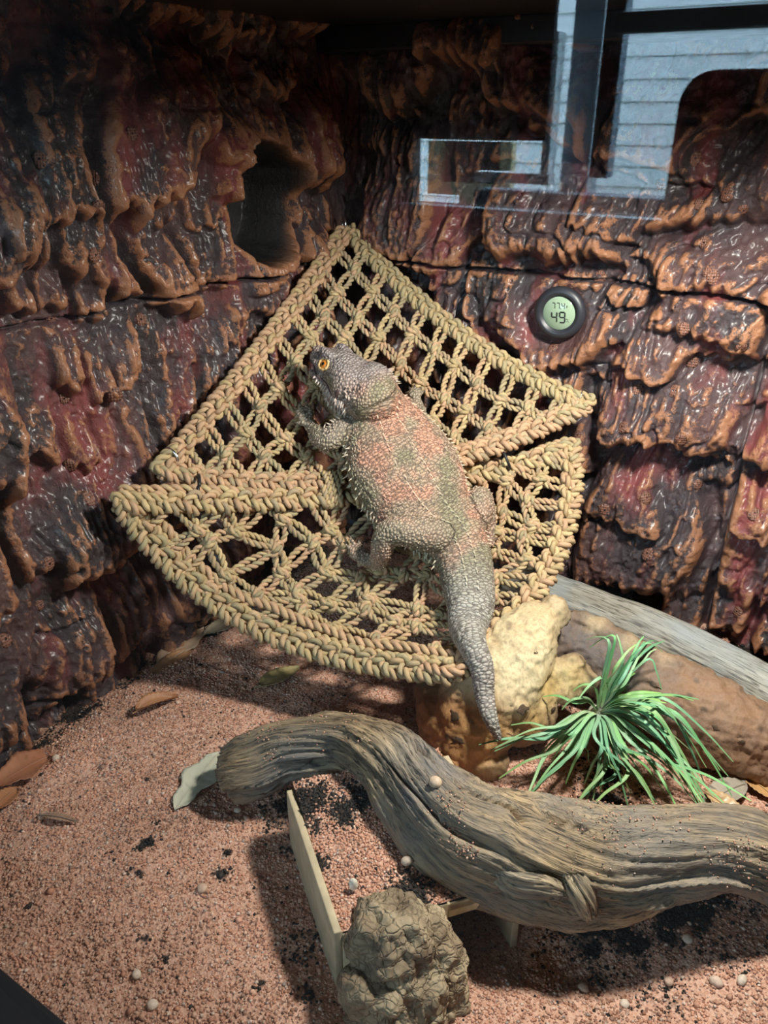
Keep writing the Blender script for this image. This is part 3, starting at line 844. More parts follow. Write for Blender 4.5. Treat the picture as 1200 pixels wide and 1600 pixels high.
# body coordinates: distance along the spine and round the girth
seg = np.argmin(((Vd[:, None, :] - spine[None, ::3, :]) ** 2).sum(-1), axis=1) * 3
seg = np.clip(seg, 0, len(spine) - 1)
arc = np.concatenate([[0], np.cumsum(np.linalg.norm(np.diff(spine, axis=0), axis=1))])
rel = Vd - spine[seg]
s_len = arc[seg] + (rel * T[seg]).sum(1)
lat = (rel * SID[seg]).sum(1); hei = (rel * UPV[seg]).sum(1)
rad = np.sqrt((lat / hw[seg]) ** 2 + (hei / hh[seg]) ** 2)
ang = np.arctan2(lat / hw[seg], hei / hh[seg])
lp = np.concatenate(limbs)
dl = np.sqrt(np.min(((Vd[:, None, :] - lp[None, ::2, :]) ** 2).sum(-1), axis=1))
limb_w = sstep(1.06, 1.25, rad) * (dl < 0.03)
hl = (Vd - HO) @ np.stack([h_fw, h_lf, h_up]).T / HS
head_w = sstep(-0.028, -0.008, hl[:, 0]) * (np.abs(hl[:, 1]) < 0.04) * (np.abs(hl[:, 2]) < 0.045)
grain = np.stack([s_len, ang * np.maximum(hw[seg], 0.008) * 0.75, 0 * ang], -1)
g3 = Vd * 1.0
w_ = np.maximum(limb_w, head_w)[:, None]
grain = np.where((w_ > 0.4) | (s_len < arc[5])[:, None], g3, grain)
sn = s_len / arc[-1]
def cm(c): return np.array(c, float)
col = np.repeat(cm([[0.47, 0.33, 0.225]]), len(Vd), 0)
def blend(col, m, c): return col * (1 - m[:, None]) + m[:, None] * cm(c)
nz1 = fbm(Vd[:, 0] * 34, Vd[:, 1] * 34, Vd[:, 2] * 34, 3, 301); nz2 = fbm(Vd[:, 0] * 70, Vd[:, 1] * 70, Vd[:, 2] * 70, 3, 305)
col = blend(col, 0.80 * sstep(-0.05, 0.30, nz1), (0.27, 0.26, 0.15))                     # olive blotches
col = blend(col, 0.85 * sstep(0.03, 0.32, -nz1 + 0.3 * nz2), (0.60, 0.29, 0.19))           # rust blotches
tail_m = sstep(arc[75] , arc[108], s_len) * (1 - head_w)
col = blend(col, 0.85 * tail_m, (0.52, 0.50, 0.46))
col = blend(col, 0.85 * head_w, (0.43, 0.34, 0.31))
col = blend(col, 0.75 * head_w * sstep(0.010, 0.018, hl[:, 2]), (0.30, 0.27, 0.27))       # slate crown
col = blend(col, 0.8 * head_w * np.exp(-(((hl[:, 0] - 0.016) / 0.012) ** 2 + ((hl[:, 2] + 0.002) / 0.006) ** 2)) * (hl[:, 1] > 0), (0.36, 0.27, 0.10))   # ochre cheek
col = blend(col, 0.55 * limb_w, (0.47, 0.38, 0.28))
col = blend(col, 0.5 * sstep(0.5, 0.9, -hei / hh[seg]) * (1 - head_w), (0.55, 0.47, 0.36))  # pale belly
col = 0.77 * col * (1 + 0.22 * nz2[:, None])
t = NT('dragon_skin', 0.62, 0.35)
gv = t.coord(attr='grain')
fine = t.n('ShaderNodeMapping', i_Vector=gv, i_Scale=(1.25, 0.85, 1.0)).outputs[0]
v1 = t.voro(fine, 300, 'F1', 0.75); v2 = t.voro(fine, 300, 'DISTANCE_TO_EDGE', 0.75)
cc = t.mix(t.ramp(v1.outputs['Distance'], [(0.0, 0.50), (0.4, 0.0)]), t.attr('tint'), (0.58, 0.50, 0.41))
cc = t.mix(t.ramp(v2.outputs['Distance'], [(0.0, 0.9), (0.16, 0.0)]), cc, (0.075, 0.055, 0.045))
t.bump(v1.outputs['Distance'], 1.0, -0.0022)
t.bump(t.noise(t.coord(), 400, 3), 0.3, 0.0006)
M_skin = t.out(cc)
dragon = empty('bearded_dragon', tuple(spine[60]))
tag(dragon, 'grey and tan bearded dragon lying on the rope hammock, tail hanging down', 'lizard')
def dpart(name, me, parent=None):
    o = link(name, me, parent or dragon)
    if parent is None:
        o.matrix_parent_inverse = Matrix.Translation(-Vector(spine[60]))
    else:
        o.matrix_parent_inverse = Matrix.Identity(4)
    return o
dpart('body', mesh_np('body', Vd, Fd, M_skin, True, colors=np.clip(col, 0, 1), uv=grain))
# thorny scales: flank rows, beard, nape and back
t = NT('horn_scale', 0.5); M_spine = t.out(t.attr('tint'))
sp_soup = Soup()
def thorn(p, d, length, r, add=(0.16, 0.14, 0.11)):
    d = norm(d)
    th = np.arange(5) / 5 * 2 * PI
    a = norm(np.cross(d, np.array([0.31, 0.52, 0.79]))); b = np.cross(d, a)
    ring = lambda q, rr: q + rr * (np.cos(th)[:, None] * a + np.sin(th)[:, None] * b)
    V = np.concatenate([ring(p - d * r, r), ring(p + d * length * 0.45, r * 0.62), ring(p + d * length, r * 0.05)])
    sp_soup.add(V, grid_faces(3, 5, close_v=True)[:, ::-1], np.clip((col[np.argmin(((Vd[::3] - p) ** 2).sum(1)) * 3]) * 1.05 + np.array(add), 0, 1))
body_ok = (limb_w < 0.2) & (head_w < 0.2) & (rad < 1.3)
r = np.random.default_rng(44)
for sgn in (1, -1):
    for row, (aa, L0, r0) in enumerate(((1.62, 0.0066, 0.0014), (1.38, 0.0045, 0.0012))):
        for s0 in np.arange(arc[14], arc[78], 0.0058):
            m = np.where(body_ok & (np.abs(s_len - s0) < 0.004) & (np.abs(ang - sgn * aa) < 0.12))[0]
            if len(m) == 0:
                continue
            i = m[r.integers(len(m))]
            d = Nd[i] + 0.55 * T[seg[i]] + 0.2 * r.normal(size=3)
            thorn(Vd[i], d, L0 * r.uniform(0.7, 1.15), r0, (0.26, 0.24, 0.20))
for sgn in (1, -1):                      # paired rows of larger scales beside the backbone
    for s0 in np.arange(arc[10], arc[95], 0.0062):
        m = np.where(body_ok & (np.abs(s_len - s0) < 0.003) & (np.abs(ang - sgn * 0.22) < 0.07))[0]
        if len(m):
            i = m[0]; thorn(Vd[i], Nd[i] * 0.5 + 0.9 * T[seg[i]], 0.0034, 0.0013, (0.14, 0.12, 0.10))
m = np.where(body_ok & (np.abs(ang) < 1.3) & (s_len > arc[6]) & (s_len < arc[112]) & (hei > 0))[0]
for i in r.choice(m, 1100, replace=False):
    sz = np.clip(hw[seg[i]] / 0.05, 0.35, 1.0)
    thorn(Vd[i], Nd[i] * 0.45 + 0.9 * T[seg[i]], 0.0017 * sz * r.uniform(0.5, 1.3), 0.0008 * sz, (0.05, 0.045, 0.04))
m = np.where((head_w > 0.6) & (hl[:, 2] < -0.009) & (hl[:, 0] < 0.032) & (hl[:, 0] > -0.012))[0]
for i in r.choice(m, min(240, len(m)), replace=False):
    thorn(Vd[i], Nd[i] - 0.55 * h_fw - 0.4 * h_up, 0.0048 * r.uniform(0.6, 1.3), 0.0012)
m = np.where((head_w > 0.3) & (hl[:, 0] < -0.004) & (hl[:, 0] > -0.024) & (hl[:, 2] > -0.002))[0]
for i in r.choice(m, min(45, len(m)), replace=False):
    thorn(Vd[i], Nd[i] - 0.7 * h_fw, 0.0048 * r.uniform(0.6, 1.2), 0.0013)
for sgn in (1, -1):                      # fringe along the rear of the jaw
    for row in range(3):
        for q in np.linspace(0, 1, 15):
            tgt = np.array([-0.010 + 0.046 * q, sgn * (0.0300 - 0.0125 * q - 0.003 * row), -0.0125 - 0.0045 * row + 0.002 * q])
            i = np.argmin(((hl - tgt) ** 2).sum(1))
            thorn(Vd[i], Nd[i] - 0.45 * h_fw - 0.35 * h_up, (0.0072 - 0.0038 * q) * r.uniform(0.8, 1.1), 0.0013, (0.24, 0.21, 0.19))
m = np.where((limb_w > 0.6))[0]
for i in r.choice(m, 420, replace=False):
    if dl[i] > 0.007:
        thorn(Vd[i], Nd[i] + 0.5 * r.normal(size=3) * 0.4 - 0.3 * np.array([0, 0, 1]), 0.0014 * r.uniform(0.6, 1.2), 0.0008)
o = dpart('thorn_scales', sp_soup.mesh('thorn_scales', M_spine)); o['kind'] = 'stuff'
# eyes, lids, mouth, ear, nostril
t = NT('iris', 0.2, 0.6)
M_iris = t.out(t.mix(t.noise(t.coord(), 900, 3), (0.70, 0.25, 0.035), (0.48, 0.14, 0.02)))
M_pupil = flat_mat('pupil', (0.01, 0.007, 0.005), 0.12, 0.6)
M_lid = flat_mat('eyelid_skin', (0.62, 0.40, 0.17), 0.6, grain=300)
M_mouth = flat_mat('mouth_crease', (0.10, 0.06, 0.055), 0.7)
def nearest_head(x, y, z):
    i = np.argmin(((hl - np.array([x, y, z])) ** 2).sum(1)); return Vd[i], Nd[i]
for sgn in (1, -1):
    p, n = nearest_head(0.034, sgn * 0.022, 0.0075)
    n = norm(n + 0.2 * h_up)
    a = norm(h_fw - n * (h_fw @ n)); b = np.cross(n, a)
    AX = np.stack([a, b, n])
    eye = dpart('eye', mesh_np('eye', *ball(p - n * 0.0008, (0.0056, 0.0052, 0.0034), axes=AX), M_iris))
    V, Fc = ball(p + n * 0.0018, (0.0022, 0.0022, 0.0012), 10, 14, AX)
    pu = link('pupil', mesh_np('pupil', V, Fc, M_pupil), eye)
    th = np.linspace(0, 2 * PI, 41)
    ringp = p + n * 0.0010 + 0.0062 * np.cos(th)[:, None] * a + 0.0056 * np.sin(th)[:, None] * b
    dpart('eyelid', mesh_np('eyelid', *tube(ringp, 0.0013 * (1 + 0.2 * np.cos(th * 9)), 8), M_lid))
    e_p, e_n = nearest_head(0.000, sgn * 0.030, -0.004)
    a2 = norm(h_up - e_n * (h_up @ e_n)); AX2 = np.stack([norm(np.cross(a2, e_n)), a2, e_n])
    dpart('ear', mesh_np('ear', *ball(e_p - e_n * 0.0010, (0.0030, 0.0052, 0.0016), axes=AX2), M_mouth))
    n_p, n_n = nearest_head(0.056, sgn * 0.0075, 0.006)
    dpart('nostril', mesh_np('nostril', *ball(n_p, 0.0011, 8, 10), M_mouth))
    pts = [nearest_head(x, sgn * y, z)[0] for x, y, z in ((0.062, 0.004, -0.003), (0.056, 0.012, -0.0045), (0.048, 0.0165, -0.005), (0.039, 0.0195, -0.0055), (0.030, 0.0225, -0.006), (0.021, 0.0255, -0.007), (0.013, 0.029, -0.0085), (0.007, 0.031, -0.011))]
    dpart('mouth_line', mesh_np('mouth_line', *tube(catmull(pts, 5), 0.0010, 6), M_mouth))
# claws on the toes
M_claw = flat_mat('claw', (0.06, 0.045, 0.035), 0.4)
for c in limbs:
    if len(c) < 16:
        d = norm(c[-1] - c[-4])
        Q = np.stack([c[-1] - d * 0.001, c[-1] + d * 0.002, c[-1] + d * 0.0042 - np.array([0, 0, 0.0012])])
        dpart('claw', mesh_np('claw', *tube(catmull(Q, 4), np.linspace(0.0013, 0.0003, 9), 6), M_claw))
# ================================================================ driftwood and mopani
def wood_mat(name, pale, mid, dark, crack=0.6, scale=(3, 60, 60), sand=0.0, vary=None):
    """grain runs along the first component of the 'grain' attribute"""
    t = NT(name, 0.72, 0.25)
    g = t.coord(attr='grain')
    st = t.n('ShaderNodeMapping', i_Vector=g, i_Scale=tuple(scale)).outputs[0]
    a = t.noise(st, 2.2, 6, 0.62, 0.6); b = t.noise(t.n('ShaderNodeMapping', i_Vector=g, i_Scale=(scale[0] * 3, scale[1] * 3.2, scale[2] * 3.2)).outputs[0], 3.0, 4, 0.6, 0.3)
    big = t.noise(t.coord(), 13, 3)
    c = t.ramp(a, [(0.32, dark), (0.47, mid), (0.64, pale)])
    c = t.mix(t.ramp(b, [(0.38, 0.9), (0.49, 0.0)]), c, tuple(x * 0.35 for x in dark))
    if vary:
        c = t.mix(t.ramp(big, [(0.45, 0.0), (0.65, 0.7)]), c, vary)
    c = t.mix(1.0, c, t.attr('tint'), 'MULTIPLY')
    t.bump(b, crack, 0.002); t.bump(a, 0.7, 0.004)
    return t.out(c)
def wood_loft(name, pts, mat, sides=120, step=0.0025, seed=0, lump=0.20, flute=0.10, fine=0.05, tint=None, flat=1.0, twist=2.0, up=(0, 0, 1)):
    """pts: rows of x,y,z,radius[,height factor]; a gnarled limb with lengthwise flutes"""
    P = catmull(np.array(pts, float), 12); P = resample(P, step)
    C = P[:, :3]; R = P[:, 3]
    T_ = norm(np.gradient(C, axis=0)); u = np.array(up, float)
    U_ = norm(u - T_ * (T_ @ u)[:, None]); S_ = np.cross(T_, U_)
    n = len(P); th = np.arange(sides) / sides * 2 * PI
    L = np.concatenate([[0], np.cumsum(np.linalg.norm(np.diff(C, axis=0), axis=1))])
    LL_, TH = np.meshgrid(L, th, indexing='ij')
    tw = TH + twist * LL_
    cx, sx = np.cos(tw), np.sin(tw)
    k = 1 + lump * fbm(cx * 1.1, sx * 1.1, LL_ * 16, 3, seed) \
          + flute * ridged(cx * 3.0, sx * 3.0, LL_ * 7, 3, seed + 5) \
          + fine * ridged(cx * 8.0 + 0.6 * vnoise(LL_ * 30, TH, 0, seed), sx * 8.0, LL_ * 9, 3, seed + 9) \
          - 1.9 * flute * np.exp(-(vnoise(cx * 2.4, sx * 2.4, LL_ * 9, seed + 12) / 0.05) ** 2) * sstep(-0.3, 0.2, vnoise(cx * 1.5, sx * 1.5, LL_ * 14, seed + 13)) \
          - 0.6 * flute * np.exp(-(vnoise(cx * 6, sx * 6, LL_ * 12, seed + 14) / 0.09) ** 2) * sstep(-0.2, 0.3, vnoise(cx * 2, sx * 2, LL_ * 20, seed + 15))
    endf = np.ones(n)
    rr = R[:, None] * k
    hf = flat if np.isscalar(flat) else np.interp(np.linspace(0, 1, n), np.linspace(0, 1, len(flat)), flat)
    hf = np.broadcast_to(hf, (n,))
    V = C[:, None, :] + S_[:, None, :] * (np.cos(TH) * rr)[..., None] + U_[:, None, :] * (np.sin(TH) * rr * hf[:, None])[..., None]
    # broken, slightly recessed ends
    e0 = C[0] + (V[0] - C[0]) * 0.55 + T_[0] * 0.006 * vnoise(th * 2, 3.3, 0, seed)[:, None]
    e1 = C[-1] + (V[-1] - C[-1]) * 0.55
    c0 = C[0] + (V[0] - C[0]) * 0.02 + T_[0] * 0.010; c1 = C[-1] + (V[-1] - C[-1]) * 0.02 - T_[-1] * 0.006
    V = np.concatenate([c0[None], e0[None], V, e1[None], c1[None]])
    g = np.concatenate([[LL_[0], LL_[0]], ] + [LL_] + [[LL_[-1], LL_[-1]]]); tg = np.concatenate([[TH[0], TH[0]], TH, [TH[-1], TH[-1]]])
    rg = np.concatenate([[R[0], R[0]], R, [R[-1], R[-1]]])[:, None]
    grain = np.stack([g, np.cos(tg + twist * g) * rg, np.sin(tg + twist * g) * rg], -1).reshape(-1, 3)
    Vf = V.reshape(-1, 3)
    tn = np.ones((len(Vf), 3)) if tint is None else tint(Vf)
    return mesh_np(name, Vf, grid_faces(len(V), sides, close_v=True), mat, True, colors=tn, uv=grain)
def blotch(V, spots, base=(1, 1, 1)):
    c = np.repeat(np.array([base], float), len(V), 0)
    for p, r_, k in spots:
        m = np.exp(-(((V - np.asarray(p)) / r_) ** 2).sum(1)) [:, None]
        m = np.clip(m * 1.3, 0, 1)
        c = c * (1 - m) + m * np.array(k)
    return c
M_drift = wood_mat('weathered_driftwood', (0.52, 0.41, 0.26), (0.30, 0.235, 0.16), (0.11, 0.09, 0.07), 1.0, (6, 85, 85), vary=(0.23, 0.22, 0.21))
dpts = []
for px, py, z, r_ in [(362, 1208, 0.030, 0.024), (400, 1192, 0.042, 0.028), (455, 1168, 0.056, 0.028), (540, 1162, 0.066, 0.027), (610, 1192, 0.074, 0.030), (665, 1250, 0.076, 0.037), (722, 1300, 0.070, 0.043), (792, 1326, 0.062, 0.047), (872, 1345, 0.056, 0.049), (950, 1352, 0.055, 0.046), (1030, 1338, 0.060, 0.040), (1110, 1325, 0.062, 0.036), (1190, 1338, 0.052, 0.036), (1280, 1385, 0.026, 0.036)]:
    dpts.append([*at_z(px, py, z), r_ * (0.86 if px < 640 else 0.76)])
drift = link('driftwood_branch', wood_loft('driftwood_branch', dpts, M_drift, 170, 0.0024, 401, 0.26, 0.16, 0.07, flat=[1.0, 0.95, 1.0, 1.0, 0.95, 0.9, 0.9, 0.9], twist=5.0,
    tint=lambda V: blotch(V, [(at_z(655, 1185, .10), 0.03, (0.75, 0.80, 0.95)), (at_z(470, 1200, .07), 0.03, (0.62, 0.66, 0.75)), (at_z(375, 1215, .03), 0.024, (0.70, 0.52, 0.38))], (0.92, 0.86, 0.78))))
tag(drift, 'long twisted grey-brown driftwood branch arching over the sand', 'driftwood')
# knobs, torn lips and cracks of the branch
def remesh_obj(name, shells, voxel, mat, sm=5, disp=(), tint=None, gscale=(1, 1, 1), parent=None):
    V, N_, Fc = remesh(shells, voxel, sm, 0.5)
    d = 0
    for amp, f, kind, sd in disp:
        q = V * np.array(f)
        d = d + amp * (ridged(q[:, 0], q[:, 1], q[:, 2], 3, sd) if kind == 'r' else fbm(q[:, 0], q[:, 1], q[:, 2], 3, sd))
    V2 = V + N_ * np.asarray(d)[..., None] if disp else V
    c = tint(V) if tint else np.ones((len(V), 3))
    return link(name, mesh_np(name, V2, Fc, mat, True, colors=c, uv=V * np.array(gscale)), parent)
ka = at_z(806, 1372, 0.071); kb = at_z(908, 1376, 0.068); kc = at_z(690, 1240, 0.091)
for nm, q, rr in (('knob', [ka + np.array([-0.020, -0.002, 0.004]), ka, ka + np.array([0.018, 0.008, -0.002]), ka + np.array([0.034, 0.016, -0.010])], [0.005, 0.011, 0.010, 0.004]),
                  ('torn_lip', [kb + np.array([-0.012, -0.002, 0.012]), kb + np.array([0.0, -0.006, 0.002]), kb + np.array([0.010, -0.006, -0.018])], [0.006, 0.010, 0.007]),
                  ('knob', [kc + np.array([-0.012, 0.010, 0.004]), kc, kc + np.array([0.014, -0.016, -0.004]), kc + np.array([0.024, -0.030, -0.012])], [0.008, 0.011, 0.010, 0.005])):
    pts = [[*p, r0] for p, r0 in zip(q, rr)]
    o = link(nm, wood_loft(nm, pts, M_drift, 60, 0.0022, int(rr[0] * 9999), 0.3, 0.2, 0.1), drift)

# mopani root: cream sand-blasted dome, amber flank, dark hollow and a brown tail
t = NT('mopani_wood', 0.6, 0.3)
co = t.coord()
n1 = t.noise(co, 30, 5, 0.6, 0.8); n2 = t.noise(t.coord((1, 1, 0.35)), 420, 5, 0.65); pit = t.voro(co, 62); n3 = t.noise(co, 22, 2)
c = t.mix(t.ramp(n1, [(0.4, 0.0), (0.68, 0.42)]), t.attr('tint'), (0.33, 0.175, 0.075))
c = t.mix(t.math('MULTIPLY', t.ramp(pit.outputs['Distance'], [(0.14, 1.0), (0.30, 0.0)]), t.ramp(n3, [(0.50, 0.0), (0.58, 0.9)])), c, (0.10, 0.07, 0.05))
c = t.mix(t.ramp(n2, [(0.35, 0.35), (0.55, 0.0)]), c, (0.14, 0.085, 0.05))
t.bump(n2, 0.5, 0.0015); t.bump(n1, 0.35, 0.004)
M_mop = t.out(c)
mp = lambda px, py, z: at_z(px, py, z)
sh = []
def mtube(pts, sides=20):
    q = catmull(np.array([[*mp(a, b, z), r_] for a, b, z, r_ in pts]), 6)
    sh.append(tube(q[:, :3], q[:, 3], sides))
mtube([(862, 962, 0.108, 0.014), (835, 985, 0.098, 0.026), (800, 1030, 0.078, 0.036), (765, 1085, 0.050, 0.042), (735, 1140, 0.022, 0.036), (708, 1180, 0.004, 0.022)])
mtube([(884, 955, 0.108, 0.011), (850, 975, 0.100, 0.018)])
mtube([(668, 1085, 0.030, 0.013), (690, 1110, 0.028, 0.022), (730, 1140, 0.022, 0.030)])
mtube([(660, 1070, 0.035, 0.008), (672, 1092, 0.026, 0.014), (690, 1160, 0.004, 0.017)])
mtube([(800, 1050, 0.060, 0.034), (815, 1110, 0.030, 0.032), (825, 1150, 0.008, 0.022)])
mtube([(850, 1060, 0.055, 0.022), (890, 1060, 0.058, 0.018), (915, 1052, 0.060, 0.012)])
mtube([(790, 1155, 0.040, 0.004), (798, 1140, 0.036, 0.009), (812, 1125, 0.030, 0.012)])
for a, b, z, r_ in ((895, 1040, 0.070, 0.012), (880, 1075, 0.055, 0.013), (915, 1065, 0.058, 0.010), (812, 1108, 0.062, 0.006), (866, 950, 0.114, 0.012), (700, 1195, 0.0, 0.016), (760, 1190, 0.0, 0.018)):
    sh.append(ball(mp(a, b, z), r_))
# the long brown arm to the right
mtube([(860, 995, 0.060, 0.030), (930, 1030, 0.045, 0.032), (1000, 1070, 0.038, 0.034), (1080, 1110, 0.034, 0.036), (1150, 1142, 0.028, 0.034), (1225, 1170, 0.018, 0.032)])
mtube([(890, 962, 0.085, 0.009), (950, 990, 0.078, 0.009), (1020, 1030, 0.068, 0.010), (1085, 1062, 0.058, 0.015), (1150, 1098, 0.048, 0.016)])
mtube([(1080, 1150, 0.020, 0.022), (1150, 1170, 0.018, 0.024), (1220, 1195, 0.010, 0.022)])
CREAM = (0.66, 0.53, 0.31)
def mop_tint(V):
    d_ = V - CAM
    dep = d_ @ c_fwd
    pp = np.stack([600 + F_PX * (d_ @ c_right) / dep, 800 - F_PX * (d_ @ c_up) / dep], -1)
    def surf(px, py):       # nearest point of the root's own skin at a measured place
        k_ = ((pp - np.array([px, py])) ** 2).sum(1)
        i_ = np.argsort(k_)[:40]
        return V[i_[np.argmin(dep[i_])]]
    s = [(surf(a, b), r_, c_) for a, b, r_, c_ in (
         (800, 1010, .06, (0.66, 0.55, 0.34)), (850, 970, .03, (0.62, 0.50, 0.30)), (720, 1140, .030, (0.42, 0.215, 0.085)), (680, 1110, .024, (0.36, 0.19, 0.085)), (700, 1180, .028, (0.40, 0.19, 0.07)), (770, 1165, .024, (0.50, 0.30, 0.12)), (830, 1130, .016, (0.50, 0.33, 0.13)),
         (860, 1075, .016, (0.55, 0.38, 0.15)), (905, 1050, .018, (0.52, 0.40, 0.18)), (910, 985, .026, (0.15, 0.125, 0.12)), (900, 1005, .02, (0.16, 0.13, 0.12)), (950, 1010, .026, (0.16, 0.135, 0.13)), (1000, 1040, .030, (0.18, 0.145, 0.13)), (1040, 1070, .028, (0.19, 0.15, 0.13)), (980, 1090, .03, (0.22, 0.175, 0.15)), (1050, 1120, .03, (0.24, 0.18, 0.15)),
         (930, 968, .010, (0.42, 0.34, 0.22)), (985, 1000, .009, (0.36, 0.28, 0.18)), (1040, 1022, .008, (0.36, 0.26, 0.17)),
         (1100, 1080, .030, (0.34, 0.205, 0.135)), (1160, 1110, .034, (0.35, 0.215, 0.145)), (1130, 1150, .032, (0.33, 0.20, 0.13)), (1190, 1160, .04, (0.34, 0.20, 0.13)), (1090, 1185, .025, (0.27, 0.165, 0.11)))]
    s = [(p_, r_, tuple(0.75 * x for x in c_) if c_[0] < 0.355 else c_) for p_, r_, c_ in s]
    return blotch(V, s, (0.22, 0.15, 0.09))
mop = remesh_obj('mopani_root', sh, 0.0022, M_mop, 6, ((0.0050, (30, 30, 30), 'f', 501), (0.0026, (85, 85, 85), 'r', 503), (0.0016, (240, 240, 240), 'f', 505)), mop_tint)
tag(mop, 'cream and brown gnarled mopani root under the lizard tail', 'root wood')

_n = len(mop.data.vertices); Vm = np.empty(_n * 3); mop.data.vertices.foreach_get('co', Vm); Vm = Vm.reshape(-1, 3)
Nm = np.empty(_n * 3); mop.data.vertices.foreach_get('normal', Nm); Nm = Nm.reshape(-1, 3)
_d = Vm - CAM; _z = _d @ c_fwd
_p = np.stack([600 + F_PX * (_d @ c_right) / _z, 800 - F_PX * (_d @ c_up) / _z], -1)
M_pit = flat_mat('knot_hole', (0.085, 0.052, 0.030), 0.8, grain=500)
for a, b, rr in ((812, 1108, .0046), (868, 1112, .0026), (838, 1020, .0030), (704, 1118, .0056), (712, 1160, .0046), (1112, 1140, .0034), (1160, 1165, .0030)):
    i_ = np.argsort(((_p - np.array([a, b])) ** 2).sum(1))[:30]; i_ = i_[np.argmin(_z[i_])]
    nn_ = Nm[i_]; t1 = norm(np.cross(nn_, np.array([0.2, 0.1, 1.0]))); t2 = np.cross(nn_, t1)
    V, Fc = ball((0, 0, 0), 1.0, 9, 22)
    V[:, :2] *= (1 + 0.55 * vnoise(V[:, 0] * 2.2 + a, V[:, 1] * 2.2, V[:, 2], 9))[:, None]
    V = Vm[i_] - nn_ * 0.0004 + (V * np.array([rr, rr * 0.75, 0.0008])) @ np.stack([t1, t2, nn_])
    link('knot_hole', mesh_np('knot_hole', V, Fc, M_pit), mop)

# pale bleached pole along the back wall
M_pole = wood_mat('bleached_pole', (0.44, 0.42, 0.36), (0.35, 0.33, 0.28), (0.22, 0.20, 0.16), 0.4, (5, 60, 60), vary=(0.32, 0.36, 0.38))
pole = link('bleached_pole', wood_loft('bleached_pole', [[*at_z(800, 908, .022), .026], [*at_z(880, 938, .024), .026], [*at_z(1000, 985, .026), .027], [*at_z(1120, 1042, .026), .026], [*at_z(1220, 1092, .024), .024], [*at_z(1330, 1150, .022), .024]], M_pole, 80, 0.004, 601, 0.10, 0.04, 0.015, twist=1.0))
tag(pole, 'smooth bleached pale pole lying along the back bark panel', 'branch')

# knobbly stump beside the shelter
t = NT('cracked_stump', 0.75, 0.2)
co = t.coord()
n1 = t.noise(co, 45, 5, 0.6); n2 = t.noise(co, 260, 4)
wc = t.n('ShaderNodeVectorMath', operation='ADD', i_0=t.coord((1, 1, 1.5)), i_1=t.n('ShaderNodeVectorMath', operation='SCALE', i_0=t.n('ShaderNodeTexNoise', i_Vector=co, i_Scale=70.0).outputs[1], i_Scale=0.016).outputs[0]).outputs[0]
vor = t.voro(wc, 150, 'DISTANCE_TO_EDGE')
c = t.mix(t.ramp(n1, [(0.35, 0.0), (0.65, 1.0)]), (0.16, 0.115, 0.075), (0.40, 0.32, 0.21))
c = t.mix(t.ramp(vor.outputs['Distance'], [(0.0, 0.35), (0.05, 0.0)]), c, (0.07, 0.05, 0.035))
c = t.mix(1.0, c, t.attr('tint'), 'MULTIPLY')
t.bump(t.ramp(vor.outputs['Distance'], [(0.0, 0.0), (0.14, 1.0)]), 0.6, 0.002); t.bump(n2, 0.6, 0.0015)
M_stump = t.out(c)
sh = []
S0 = at_z(618, 1560, 0.006)
rs = np.random.default_rng(81)
fwd_ = c_flat; rgt_ = c_right
def SP(r_, f_, z): return S0 + rgt_ * r_ + fwd_ * f_ + np.array([0, 0, z])
q = catmull(np.array([[*SP(-0.006, 0.014, 0.064), 0.021], [*SP(-0.004, 0.010, 0.052), 0.025], [*SP(0.0, 0.006, 0.034), 0.025], [*SP(0.002, 0.0, 0.015), 0.030], [*SP(0.002, 0.0, -0.012), 0.030]]), 6)
sh.append(tube(q[:, :3], q[:, 3], 24))
q = catmull(np.array([[*SP(0.018, 0.018, 0.052), 0.010], [*SP(0.028, 0.010, 0.036), 0.012], [*SP(0.036, 0.002, 0.014), 0.011], [*SP(0.036, -0.002, -0.012), 0.010]]), 6)
sh.append(tube(q[:, :3], q[:, 3], 18))
for k in range(26):
    a = rs.uniform(-2.9, 0.5); z = rs.uniform(-0.002, 0.036)
    sh.append(ball(SP(0.027 * math.cos(a), 0.002 + 0.026 * math.sin(a), z), rs.uniform(0.006, 0.012, 3)))
stump = remesh_obj('wood_stump', sh, 0.0018, M_stump, 3, ((0.0045, (60, 60, 45), 'r', 511), (0.0028, (120, 120, 60), 'r', 512), (0.0025, (190, 190, 190), 'f', 513)),
    lambda V: blotch(V, [(SP(0.038, 0.0, 0.018), 0.018, (1.3, 1.28, 1.22)), (SP(0.030, 0.012, 0.042), 0.015, (1.25, 1.22, 1.18))]))
tag(stump, 'short knobbly wood stump with a cracked top, leaning on the shelter', 'stump')

